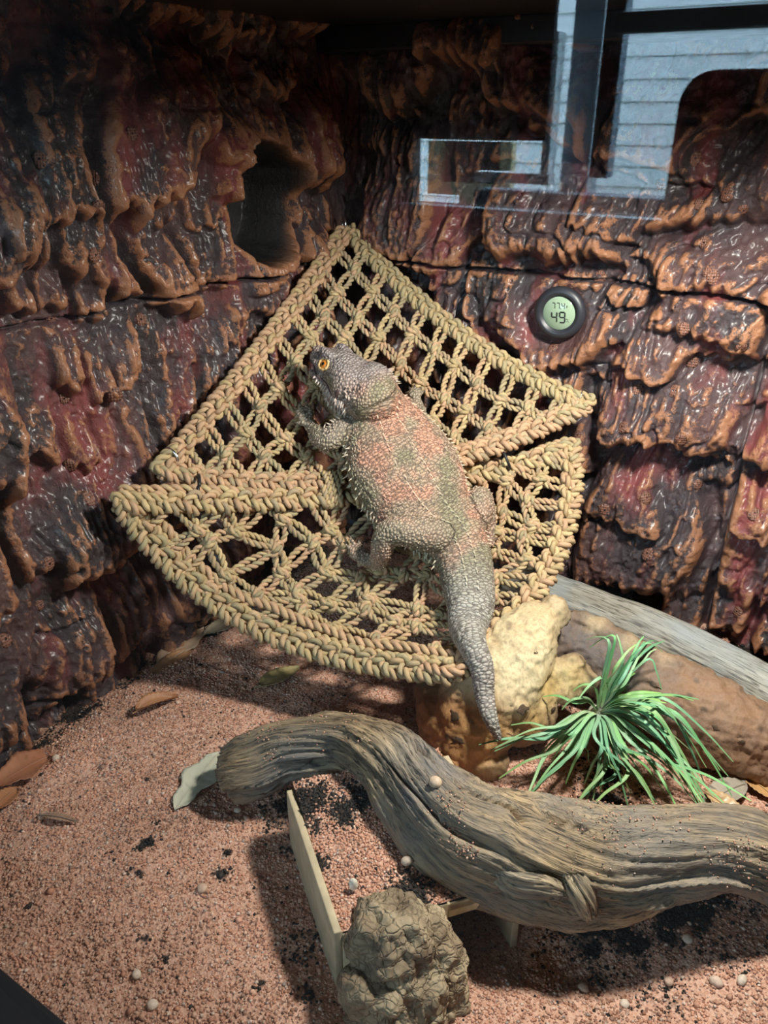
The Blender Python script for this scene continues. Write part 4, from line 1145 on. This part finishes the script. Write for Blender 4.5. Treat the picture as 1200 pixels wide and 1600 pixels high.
# ================================================================ plywood shelter with sand on its roof
M_ply = flat_mat('plywood', (0.50, 0.41, 0.27), 0.7, grain=70)
M_plyedge = flat_mat('plywood_edge', (0.62, 0.52, 0.33), 0.7, grain=140)
bFL = np.array([0.390, -0.579]); bBL = np.array([0.297, -0.512]); bFR = np.array([0.449, -0.508])
ex = norm(bFR - bFL); ey = norm(bBL - bFL); ey = norm(ey - ex * 0.5 * (ex @ ey))
LW, DW = 0.135, 0.128
hide = empty('plywood_shelter', (bFL[0], bFL[1], 0.0)); tag(hide, 'low plywood shelter half buried in sand, dark doorway at its front', 'shelter')
def slab(name, o2, e1, l1, e2, l2, z0, z1, mat, parent):
    o2 = np.asarray(o2, float)
    cs = [o2, o2 + e1 * l1, o2 + e1 * l1 + e2 * l2, o2 + e2 * l2]
    V = np.array([[*p, z] for z in (z0, z1) for p in cs]) - np.array([bFL[0], bFL[1], 0.0])
    Fq = np.array([[0, 3, 2, 1], [4, 5, 6, 7], [0, 1, 5, 4], [1, 2, 6, 5], [2, 3, 7, 6], [3, 0, 4, 7]])
    if e1[0] * e2[1] - e1[1] * e2[0] < 0:
        Fq = Fq[:, ::-1]
    o = link(name, mesh_np(name, V, Fq, mat, False), parent)
    m = o.modifiers.new('bevel', 'BEVEL'); m.width = 0.0009; m.segments = 2
    return o
ZT = 0.060
slab('side_panel', bFL, ex, 0.0055, ey, DW, -0.03, ZT, M_ply, hide)
slab('roof_panel', bFL + ex * 0.0055, ex, LW - 0.011, ey, DW, ZT - 0.012, ZT - 0.004, M_ply, hide)
slab('front_panel', bFL + ex * 0.0055, ex, 0.074, ey, 0.0055, -0.03, ZT - 0.004, M_plyedge, hide)
slab('front_lintel', bFL + ex * 0.0795, ex, LW - 0.085, ey, 0.0055, ZT - 0.018, ZT - 0.004, M_plyedge, hide)
slab('side_panel', bFL + ex * (LW - 0.0055), ex, 0.0055, ey, DW, -0.03, ZT - 0.003, M_ply, hide)
slab('back_panel', bFL + ey * (DW - 0.0055) + ex * 0.0055, ex, LW - 0.011, ey, 0.0055, -0.03, ZT - 0.012, M_ply, hide)
# sand heaped on the roof panel
gu, gv = np.meshgrid(np.linspace(0.006, LW - 0.008, 60), np.linspace(0.002, DW + 0.004, 60), indexing='ij')
P2 = bFL[None, None] + gu[..., None] * ex + gv[..., None] * ey
hz = ZT - 0.0035 + 0.0035 * fbm(P2[..., 0] * 40, P2[..., 1] * 40, 0, 3, 71) + 0.006 * sstep(0.05, 0.12, gv) - 0.004 * sstep(0.010, 0.0, gv)
hz = np.maximum(hz, ZT - 0.0036)
def roof_soil(px_list, x, y):
    s = 0 * x
    for (a, b, rr) in px_list:
        p = at_z(a, b, ZT); s = np.maximum(s, np.exp(-((x - p[0]) ** 2 + (y - p[1]) ** 2) / (rr * rr * 0.6)))
    return np.clip(s + 0.5 * fbm(x * 70, y * 70, 0, 3, 91) * (s > 0.1), 0, 1)
RS = [(475, 1255, .030), (530, 1260, .022), (560, 1250, .02), (495, 1345, .009), (650, 1385, .020), (620, 1385, .014), (700, 1370, .02), (520, 1300, .006)]
heap_s = roof_soil(RS, P2[..., 0], P2[..., 1])
Vh = np.concatenate([P2, hz[..., None]], -1).reshape(-1, 3) - np.array([bFL[0], bFL[1], 0.0])
heap = link('sand_layer', mesh_np('sand_layer', Vh, grid_faces(60, 60), M_sand, True, colors=np.stack([heap_s] * 3, -1).reshape(-1, 3)), hide)
r = np.random.default_rng(9); n = 6500
iu = r.uniform(0.006, LW - 0.008, n); iv = r.uniform(0.003, DW + 0.004, n)
p2 = bFL[None] + iu[:, None] * ex + iv[:, None] * ey
z2 = ZT - 0.0030 + 0.0035 * fbm(p2[:, 0] * 40, p2[:, 1] * 40, 0, 3, 71) + 0.006 * sstep(0.05, 0.12, iv) - 0.004 * sstep(0.010, 0.0, iv)
z2 = np.maximum(z2, ZT - 0.0034)
gs = 0.0008 + 0.0012 * r.uniform(0, 1, n) ** 2
so2 = roof_soil(RS, p2[:, 0], p2[:, 1])
o = link('roof_grains', grain_block(np.concatenate([p2, z2[:, None]], -1) - np.array([bFL[0], bFL[1], 0.0]), gs, grain_colors(n, np.clip(so2 * 1.3 - 0.15, 0.01, 0.97), r), 15, 'roof_grains', M_grain), hide); o['kind'] = 'stuff'

# sand spilled on the branch
me = drift.data
Vw = np.empty(len(me.vertices) * 3); me.vertices.foreach_get('co', Vw); Vw = Vw.reshape(-1, 3)
Nw = np.empty(len(me.vertices) * 3); me.vertices.foreach_get('normal', Nw); Nw = Nw.reshape(-1, 3)
dv = Vw - CAM
pxw = np.stack([600 + F_PX * (dv @ c_right) / (dv @ c_fwd), 800 - F_PX * (dv @ c_up) / (dv @ c_fwd)], -1)
sel = []
for a, b, rr, m_ in ((728, 1330, 16, 1500), (712, 1295, 16, 500), (430, 1170, 28, 130), (520, 1140, 40, 90), (950, 1290, 60, 160), (1160, 1350, 40, 160), (700, 1260, 20, 60), (1000, 1280, 80, 120)):
    d = np.sqrt(((pxw - np.array([a, b])) ** 2).sum(1))
    cand = np.where((d < rr * 1.6) & (Nw[:, 2] > 0.35))[0]
    if len(cand):
        pr = np.exp(-(d[cand] / rr) ** 2); sel.append(r.choice(cand, min(m_, len(cand)), p=pr / pr.sum(), replace=True))
sel = np.concatenate(sel); n = len(sel)
gs = 0.0005 + 0.0006 * r.uniform(0, 1, n) ** 2
o = link('sand_dust', grain_block(Vw[sel] + Nw[sel] * 0.0008 + (lambda j_: j_ - Nw[sel] * (j_ * Nw[sel]).sum(1)[:, None])(r.normal(0, 0.0024, (n, 3))), gs, grain_colors(n, np.full(n, 0.02), r), 16, 'sand_dust', M_grain), drift); o['kind'] = 'stuff'
# ================================================================ air plant
t = NT('air_plant_leaf', 0.45, 0.35)
g = t.coord(attr='grain')
sx = t.n('ShaderNodeSeparateXYZ', i_Vector=g)
c = t.ramp(sx.outputs[0], [(0.0, (0.52, 0.58, 0.42)), (0.18, (0.22, 0.40, 0.20)), (0.6, (0.12, 0.33, 0.15)), (1.0, (0.16, 0.36, 0.12))])
c = t.mix(t.math('MULTIPLY', t.noise(t.coord(), 500, 3), 0.22), c, (0.50, 0.64, 0.48))
c = t.mix(1.0, c, t.attr('tint'), 'MULTIPLY')
t.b.inputs['Subsurface Weight'].default_value = 0.0
M_leaf = t.out(c)
PB = at_z(935, 1112, 0.040)
plant = empty('air_plant', (PB[0], PB[1], 0.008)); tag(plant, 'spiky green air plant with thin arching leaves lying against brown wood', 'plant')
PI0 = Matrix.Translation(-Vector((PB[0], PB[1], 0.008)))
def blade(P, w0, seed, bright):
    """channelled strap leaf along P, tapering to a thread"""
    P = resample(catmull(P, 8), 0.0035)
    n = len(P); s_ = np.linspace(0, 1, n)
    T_ = norm(np.gradient(P, axis=0)); upv = np.array([0.12, -0.25, 0.96])
    S_ = norm(np.cross(T_, upv)); U_ = np.cross(S_, T_)
    w = w0 * (1 - s_) ** 0.75 * (0.75 + 0.25 * sstep(0, 0.1, s_)) + 0.00045
    off = [(-1, 0.32), (-0.5, 0.06), (0.0, 0.0), (0.5, 0.06), (1, 0.32), (0.5, -0.12), (0.0, -0.2), (-0.5, -0.12)]
    V = np.stack([P + S_ * (w * a)[:, None] + U_ * (w * b)[:, None] for a, b in off], 1)
    gr = np.repeat(s_, len(off))
    tn = np.repeat(np.array([bright]), n * len(off), 0)
    me = mesh_np('leaf', V.reshape(-1, 3), grid_faces(n, len(off), close_v=True)[:, ::-1], M_leaf, True, colors=tn, uv=np.stack([gr, gr * 0, gr * 0], -1))
    o = link('leaf', me, plant); o.matrix_parent_inverse = PI0
rp = np.random.default_rng(21)
# measured leaves: mid point and tip in the photo with their heights
LV = [((985, 1035, .085), (1030, 1000, .075)), ((970, 1060, .09), (1012, 1010, .10)), ((1000, 1010, .11), (1022, 1003, .09)), ((960, 1000, .12), (925, 1020, .095)), ((1015, 1030, .09), (1035, 1080, .06)), ((1000, 1040, .10), (1020, 1015, .11)),
      ((990, 1090, .08), (1085, 1092, .075)), ((1040, 1090, .085), (1142, 1195, .03)), ((1030, 1100, .085), (1100, 1200, .03)), ((1020, 1110, .08), (1095, 1240, .012)), ((1010, 1130, .07), (1100, 1250, .010)), ((1040, 1150, .06), (1115, 1300, .075)), ((1030, 1120, .07), (1080, 1210, .02)), ((1050, 1120, .07), (1098, 1225, .02)), ((1000, 1120, .075), (1060, 1190, .02)), ((1020, 1140, .055), (1100, 1265, .02)),
      ((860, 1150, .045), (745, 1170, .040)), ((850, 1145, .055), (770, 1172, .035)), ((880, 1135, .06), (800, 1160, .05)), ((890, 1140, .05), (840, 1180, .02)), ((870, 1170, .035), (775, 1220, .016)), ((880, 1190, .03), (820, 1250, .012)), ((885, 1170, .04), (830, 1245, .012)), ((905, 1170, .045), (880, 1225, .01)), ((900, 1150, .06), (860, 1190, .02)),
      ((955, 1170, .06), (985, 1265, .012)), ((950, 1190, .05), (983, 1240, .010)), ((970, 1180, .05), (1030, 1260, .010)), ((960, 1160, .06), (1010, 1240, .012)), ((945, 1170, .055), (940, 1240, .010)), ((950, 1200, .04), (885, 1272, .010)), ((965, 1205, .035), (900, 1268, .010)), ((940, 1180, .05), (925, 1255, .010)), ((975, 1170, .055), (1050, 1240, .012)), ((985, 1160, .055), (1060, 1225, .015)), ((990, 1150, .06), (1075, 1230, .015)),
      ((1010, 1160, .05), (1095, 1255, .018)), ((1000, 1175, .045), (1090, 1260, .018)), ((905, 1090, .07), (875, 1105, .06)), ((925, 1070, .085), (900, 1080, .075)), ((1045, 1110, .075), (1120, 1215, .025)), ((960, 1045, .10), (985, 1005, .115)), ((1000, 1100, .09), (1070, 1130, .05)), ((1030, 1180, .04), (1125, 1255, .07))]
for k, ((mx_, my_, mz), (tx, ty, tz)) in enumerate(LV):
    m = at_z(mx_, my_, mz); e = at_z(tx, ty, tz)
    b0 = PB + 0.35 * norm(m - PB) * 0.012
    for rep in range(2 if k % 4 else 1):
        j = rp.normal(0, 0.006, 3) * (1 if rep else 0.2); j2 = rp.normal(0, 0.014, 3) * (1 if rep else 0.2)
        j2[2] = abs(j2[2]) * 0.4
        P = np.array([b0, b0 + 0.45 * (m + j - b0) + np.array([0, 0, 0.006]), m + j, 0.45 * (m + j) + 0.55 * (e + j2) + np.array([0, 0, 0.004]), e + j2])
        P[:, 2] = np.maximum(P[:, 2], 0.009)
        br = rp.uniform(0.8, 1.25) * np.array([rp.uniform(0.85, 1.35), 1.0, rp.uniform(0.75, 1.2)])
        blade(P, rp.uniform(0.0015, 0.0026), k, br)
for k in range(16):    # bright young leaves of the heart
    a = rp.uniform(-0.6, 0.9); L_ = rp.uniform(0.03, 0.07)
    d = norm(c_right * math.cos(a) + c_flat * math.sin(a) * 0.6 + np.array([0, 0, rp.uniform(0.1, 0.5)]))
    P = np.array([PB, PB + d * L_ * 0.5 + np.array([0, 0, 0.008]), PB + d * L_ - np.array([0, 0, 0.004])])
    blade(P, 0.0030, 90 + k, np.array([1.5, 1.35, 0.9]))
o = link('crown', mesh_np('crown', *ball(PB - np.array([0, 0, 0.006]), (0.010, 0.010, 0.014)), flat_mat('crown_scales', (0.55, 0.52, 0.42), 0.7, grain=200)), plant); o.matrix_parent_inverse = PI0
o = link('root_foot', mesh_np('root_foot', *tube(np.array([PB - np.array([0, 0, 0.012]), (PB[0], PB[1], 0.012), (PB[0] + 0.004, PB[1], -0.004)]), [0.006, 0.004, 0.002], 8), flat_mat('dry_root', (0.20, 0.13, 0.08), 0.8)), plant); o.matrix_parent_inverse = PI0

# ================================================================ fallen leaves
def dry_leaf(name, label, px, py, length, width, ang, color, color2, lobes=0.0, curl=0.15, z=0.0015, gloss=0.55, tilt=(0, 0), cat='leaf', group=None):
    p = at_z(px, py, 0.004)
    p[2] = floor_h(p[0], p[1]) + 0.0012 + z
    nu, nv = 28, 11
    s = np.linspace(0, 1, nu); q = np.linspace(-1, 1, nv)
    S, Q = np.meshgrid(s, q, indexing='ij')
    prof = np.sin(PI * S ** 0.85) ** 0.75 * (1 + lobes * np.sin(S * 15 + 1.0)) + 0.015
    X = (S - 0.5) * length; Y = Q * prof * width * 0.5
    Zz = curl * width * (Q ** 2) * 0.6 + curl * length * 0.35 * np.sin(PI * S * 1.1 + 0.4) * 0.6 + 0.0006 * np.cos(S * 60) * np.abs(Q) + 0.0006 * (np.abs(Q) < 0.1)
    Zz = Zz - Zz.min()
    top = np.stack([X, Y, Zz + 0.0004], -1).reshape(-1, 3); bot = np.stack([X, Y, Zz - 0.0002], -1).reshape(-1, 3)
    V = np.concatenate([top, bot]); n = nu * nv
    Fq = grid_faces(nu, nv)
    rim = [(i, i + 1) for i in range(nv - 1)] + [(i * nv + nv - 1, (i + 1) * nv + nv - 1) for i in range(nu - 1)] + [(n - 1 - i, n - 2 - i) for i in range(nv - 1)] + [((nu - 1 - i) * nv, (nu - 2 - i) * nv) for i in range(nu - 1)]
    side = np.array([[a, b, b + n, a + n] for a, b in rim])
    t = NT(name + '_skin', gloss, 0.4)
    g_ = t.coord(); nn = t.noise(g_, 160, 4); n0 = t.noise(g_, 28, 3)
    c_ = t.mix(t.ramp(n0, [(0.35, 0.0), (0.65, 1.0)]), color, color2)
    c_ = t.mix(t.ramp(nn, [(0.62, 0.0), (0.75, 0.5)]), c_, tuple(x * 0.5 for x in color))
    t.bump(nn, 0.3, 0.0006)
    root = empty(name, tuple(p)); root.rotation_euler = (tilt[0], tilt[1], math.radians(ang))
    tag(root, label, cat, group)
    link('blade', mesh_np('blade', V, np.concatenate([Fq, Fq[:, ::-1] + n, side]), t.out(c_)), root)
    k = nv // 2
    mid = top.reshape(nu, nv, 3)[:, k]
    rib = np.concatenate([[mid[0] - np.array([length * 0.08, 0, 0])], mid + np.array([0, 0, 0.0003])])
    link('midrib', mesh_np('midrib', *tube(rib, np.linspace(0.0008, 0.0003, len(rib)), 6), flat_mat(name + '_rib', tuple(0.8 * x for x in color2), 0.6)), root)
    return root
# image-plane angles turned into ground angles by measuring two photo points
def leaf_between(name, label, a, b, width, *args, **kw):
    pa = at_z(*a, 0.004); pb = at_z(*b, 0.004)
    L_ = np.linalg.norm(pb - pa); an = math.degrees(math.atan2(pb[1] - pa[1], pb[0] - pa[0]))
    return dry_leaf(name, label, 0.5 * (a[0] + b[0]), 0.5 * (a[1] + b[1]), L_, width, an, *args, **kw)
leaf_between('oak_leaf', 'pale grey-green lobed dry leaf beside the cut end of the driftwood', (345, 1185), (276, 1272), 0.028, (0.40, 0.40, 0.31), (0.50, 0.48, 0.38), lobes=0.22, curl=0.10)
leaf_between('dry_leaf', 'broad glossy rust-brown leaf lying against the left bark panel', (82, 1188), (-8, 1235), 0.036, (0.36, 0.14, 0.07), (0.46, 0.21, 0.12), lobes=0.12, curl=0.22, gloss=0.35)
leaf_between('dry_leaf', 'small brown leaf tucked below the broad rust-brown leaf', (30, 1240), (-12, 1275), 0.020, (0.40, 0.16, 0.07), (0.46, 0.22, 0.11), curl=0.2, gloss=0.35)
leaf_between('dry_leaf', 'curled brown folded leaf on the sand before the left bark panel', (216, 1130), (280, 1100), 0.017, (0.30, 0.13, 0.055), (0.42, 0.21, 0.10), curl=0.55)
leaf_between('dry_leaf', 'thin dull brown leaf sliver on open sand', (68, 1286), (125, 1294), 0.007, (0.32, 0.20, 0.13), (0.38, 0.25, 0.18), curl=0.3)
leaf_between('dry_leaf', 'large dull beige leaf in the shade under the net by the left bark', (320, 978), (245, 1030), 0.034, (0.33, 0.22, 0.15), (0.40, 0.28, 0.19), lobes=0.12, curl=0.12)
leaf_between('dry_leaf', 'russet leaf partly under the large beige leaf', (300, 1010), (232, 1052), 0.022, (0.34, 0.17, 0.08), (0.42, 0.22, 0.11), curl=0.10, z=-0.0016)
leaf_between('dry_leaf', 'small olive leaf in the shade below the hammock rim', (405, 1078), (470, 1046), 0.022, (0.26, 0.21, 0.09), (0.34, 0.27, 0.12), curl=0.15)
leaf_between('dry_leaf', 'dim grey leaf behind the large beige leaf under the net', (372, 968), (318, 990), 0.024, (0.22, 0.18, 0.13), (0.28, 0.22, 0.15), curl=0.15)
leaf_between('dry_leaf', 'glossy tan leaf with bright edge pointing to the driftwood', (1100, 1236), (1180, 1298), 0.019, (0.50, 0.32, 0.16), (0.60, 0.44, 0.27), curl=0.32, gloss=0.35)
leaf_between('dry_leaf', 'grey-brown leaf under the air plant tips', (1165, 1222), (1100, 1252), 0.024, (0.30, 0.26, 0.21), (0.38, 0.32, 0.25), curl=0.2)
leaf_between('dry_leaf', 'glossy amber leaf below the brown end of the root', (1160, 1205), (1225, 1250), 0.022, (0.45, 0.24, 0.09), (0.55, 0.33, 0.15), curl=0.3, gloss=0.3)
leaf_between('dry_leaf', 'round dull pink leaf scrap on dark soil behind the pale pole', (1035, 968), (1076, 976), 0.024, (0.40, 0.24, 0.18), (0.46, 0.29, 0.22), curl=0.1)
leaf_between('dry_leaf', 'pale cream husk lying behind the driftwood', (1065, 1283), (1110, 1270), 0.012, (0.62, 0.52, 0.36), (0.68, 0.58, 0.42), curl=0.3)
# ================================================================ single pebbles
def pebble(px, py, z, size, color, label, group=None):
    V, Fc = ball((0, 0, 0), 1.0, 9, 12)
    rr = np.random.default_rng(int(px * 7 + py))
    V = V * (np.array(size) * rr.uniform(0.85, 1.15, 3)) * (1 + 0.15 * fbm(V[:, 0] * 1.5 + px, V[:, 1] * 1.5, V[:, 2] * 1.5, 2, 3))[:, None]
    p = at_z(px, py, z)
    if z < 0.02:
        p[2] = floor_h(p[0], p[1]) + size[2] * 0.55
    o = link('pebble', mesh_np('pebble', V, Fc, flat_mat('pebble_stone', color, 0.6, grain=300)), None, tuple(p))
    o.rotation_euler = (0, 0, rr.uniform(0, 6))
    return tag(o, label, 'pebble', group)
LBL = 'small pale pebble lying loose on open salmon sand'
PEB = {(88, 1190): 'small pale pebble beside the broad rust-brown leaf', (68, 1283): 'small pebble touching the thin brown leaf sliver', (372, 1268): 'small pebble by the cut end of the driftwood'}
for px, py in ((88, 1190), (68, 1283), (1048, 1522), (1075, 1465), (1120, 1530), (317, 1395), (215, 1530), (372, 1268), (240, 1580), (980, 1550), (915, 1525), (1160, 1530)):
    s_ = random.uniform(0.0026, 0.0038)
    pebble(px, py, 0.004, (s_ * 1.2, s_, s_ * 0.8), random.choice([(0.62, 0.46, 0.36), (0.55, 0.38, 0.28), (0.66, 0.54, 0.44)]), PEB.get((px, py), LBL), 'loose pebbles on the sand')
pebble(552, 1382, ZT + 0.003, (0.0030, 0.0022, 0.0058), (0.78, 0.72, 0.60), 'white upright stone chip on the shelter roof')
pebble(636, 1345, ZT + 0.004, (0.0045, 0.0042, 0.0034), (0.58, 0.46, 0.36), 'round tan pebble on the shelter roof beside the driftwood')
# pebble stuck on the branch
d2 = ((pxw - np.array([686, 1215])) ** 2).sum(1) + 1e4 * (Nw[:, 2] < 0.2)
ip = np.where(d2 < 150)[0]
ip = ip[np.argmin(((Vw[ip] - CAM) ** 2).sum(1))] if len(ip) else np.argmin(d2)
o = link('pebble', mesh_np('pebble', *ball((0, 0, 0), (0.0048, 0.0044, 0.0040), 10, 14), flat_mat('pebble_stone', (0.56, 0.42, 0.30), 0.6, grain=300)), None, tuple(Vw[ip] + Nw[ip] * 0.0025))
tag(o, 'single round tan pebble resting on top of the driftwood branch', 'pebble')

# ================================================================ round gauge on the back panel
G = ray_plane(876, 488, (0, 1, 0), -0.016)
M_gauge = flat_mat('gauge_case', (0.022, 0.023, 0.030), 0.42, 0.5)
t = NT('gauge_lcd', 0.15, 0.5)
M_lcd = t.out((0.27, 0.36, 0.25))
M_ink = flat_mat('lcd_segment', (0.02, 0.022, 0.02), 0.4)
gauge = empty('thermometer_gauge', tuple(G)); tag(gauge, 'round black digital thermometer and humidity gauge on the bark panel', 'thermometer')
def lathe(name, prof, mat, parent, seg=48):
    th = np.arange(seg) / seg * 2 * PI
    V = np.stack([np.stack([r_ * np.cos(th), np.full(seg, -h_), r_ * np.sin(th)], -1) for r_, h_ in prof])
    return link(name, mesh_np(name, V.reshape(-1, 3), grid_faces(len(prof), seg, close_v=True)[:, ::-1], mat), parent)
lathe('case', [(0.0005, -0.03), (0.024, -0.03), (0.024, -0.002), (0.0275, 0.0), (0.0280, 0.003), (0.0268, 0.0065), (0.0230, 0.0085), (0.0200, 0.0085), (0.0188, 0.0055), (0.0005, 0.0055)], M_gauge, gauge)
scr = lathe('screen', [(0.0005, 0.0062), (0.0170, 0.0062), (0.0178, 0.0050)], M_lcd, gauge)
SEG = {'0': 'abcdef', '7': 'abc', '4': 'fgbc', '9': 'abcdfg', 'F': 'aefg'}
def digit(ch, x0, z0, w, h, th):
    L_ = {'a': ((0, h), (w, h)), 'b': ((w, h), (w, h / 2)), 'c': ((w, h / 2), (w, 0)), 'd': ((0, 0), (w, 0)), 'e': ((0, h / 2), (0, 0)), 'f': ((0, h), (0, h / 2)), 'g': ((0, h / 2), (w, h / 2))}
    for sname in SEG[ch]:
        (xa, za), (xb, zb) = L_[sname]
        horiz = za == zb
        cx, cz = x0 + 0.5 * (xa + xb), z0 + 0.5 * (za + zb)
        ln = max(abs(xb - xa), abs(zb - za)) - th * 0.35
        me = rounded_box('digit_segment', ln if horiz else th, 0.0004, th if horiz else ln, 0.00015, M_ink, 1)
        link('digit_segment', me, scr, (cx, -0.0064, cz))
for ch, x0 in (('7', -0.0075), ('7', -0.0025), ('4', 0.0030)):
    digit(ch, x0, 0.0050, 0.0030, 0.0060, 0.0008)
digit('F', 0.0082, 0.0056, 0.0014, 0.0026, 0.0005)
link('digit_segment', rounded_box('digit_segment', 0.0008, 0.0004, 0.0008, 0.0001, M_ink, 1), scr, (0.0017, -0.0064, 0.0050))
for ch, x0 in (('4', -0.0078), ('9', 0.0010)):
    digit(ch, x0, -0.0095, 0.0056, 0.0108, 0.0016)
for dx, dz in ((0.0088, -0.0058), (0.0104, -0.0084)):
    link('digit_segment', rounded_box('digit_segment', 0.0008, 0.0004, 0.0008, 0.0001, M_ink, 1), scr, (dx, -0.0064, dz))
link('digit_segment', rounded_box('digit_segment', 0.0004, 0.0004, 0.0034, 0.0001, M_ink, 1), scr, (0.0096, -0.0064, -0.0071)).rotation_euler = (0, math.radians(30), 0)
for o in list(gauge.children):
    pass
gauge.rotation_euler = (0, math.radians(-4), math.radians(4))

# ================================================================ stand-ins behind the viewer that only the pane mirrors
M_standin = flat_mat('standin_black', (0.012, 0.012, 0.013), 0.8, grain=60)
ch = empty('phone_standin_chair', (0.72, -1.90, RF)); tag(ch, 'made-up black chair standing in for a phone, mirrored as a rounded dark shape in the pane', 'chair')  # chair added to block the mirrored window where a phone shows dark
def cp(name, c, s, b, mat=M_standin, rot=0):
    o = link(name, rounded_box(name, *s, b, mat, 5), ch, c); return o
cp('backrest', (0, -0.02, 0.93), (0.92, 0.09, 0.80), 0.044)
cp('seat', (0, 0.22, 0.47), (0.80, 0.50, 0.12), 0.04)
for sx_ in (-1, 1):
    for sy_ in (0.0, 0.42):
        cp('leg', (sx_ * 0.36, sy_, 0.205), (0.045, 0.045, 0.41), 0.006)
bp = empty('standin_box', (-0.93, -3.62, 0.20)); tag(bp, 'beige open box standing in for a picture frame, put outside the room window', 'frame_standin')  # stands in for a mirrored picture frame, put outdoors to catch daylight
M_beige = flat_mat('beige_board', (0.62, 0.52, 0.30), 0.6, grain=20)
for nm, c, s, m_ in (('rim_board', (0, 0, 0.05), (0.36, 0.04, 0.045), M_beige), ('rim_board', (0, 0, 0.245), (0.36, 0.04, 0.04), M_beige), ('side_board', (-0.15, 0, 0.145), (0.06, 0.04, 0.15), M_beige), ('side_board', (0.155, 0, 0.145), (0.05, 0.04, 0.15), M_beige), ('back_board', (0, -0.02, 0.145), (0.26, 0.012, 0.15), M_room)):
    link(nm, rounded_box(nm, *s, 0.004, m_), bp, c)
link('stand_post', rounded_box('stand_post', 0.06, 0.06, 0.98, 0.004, M_beige), bp, (0, 0, -0.46))
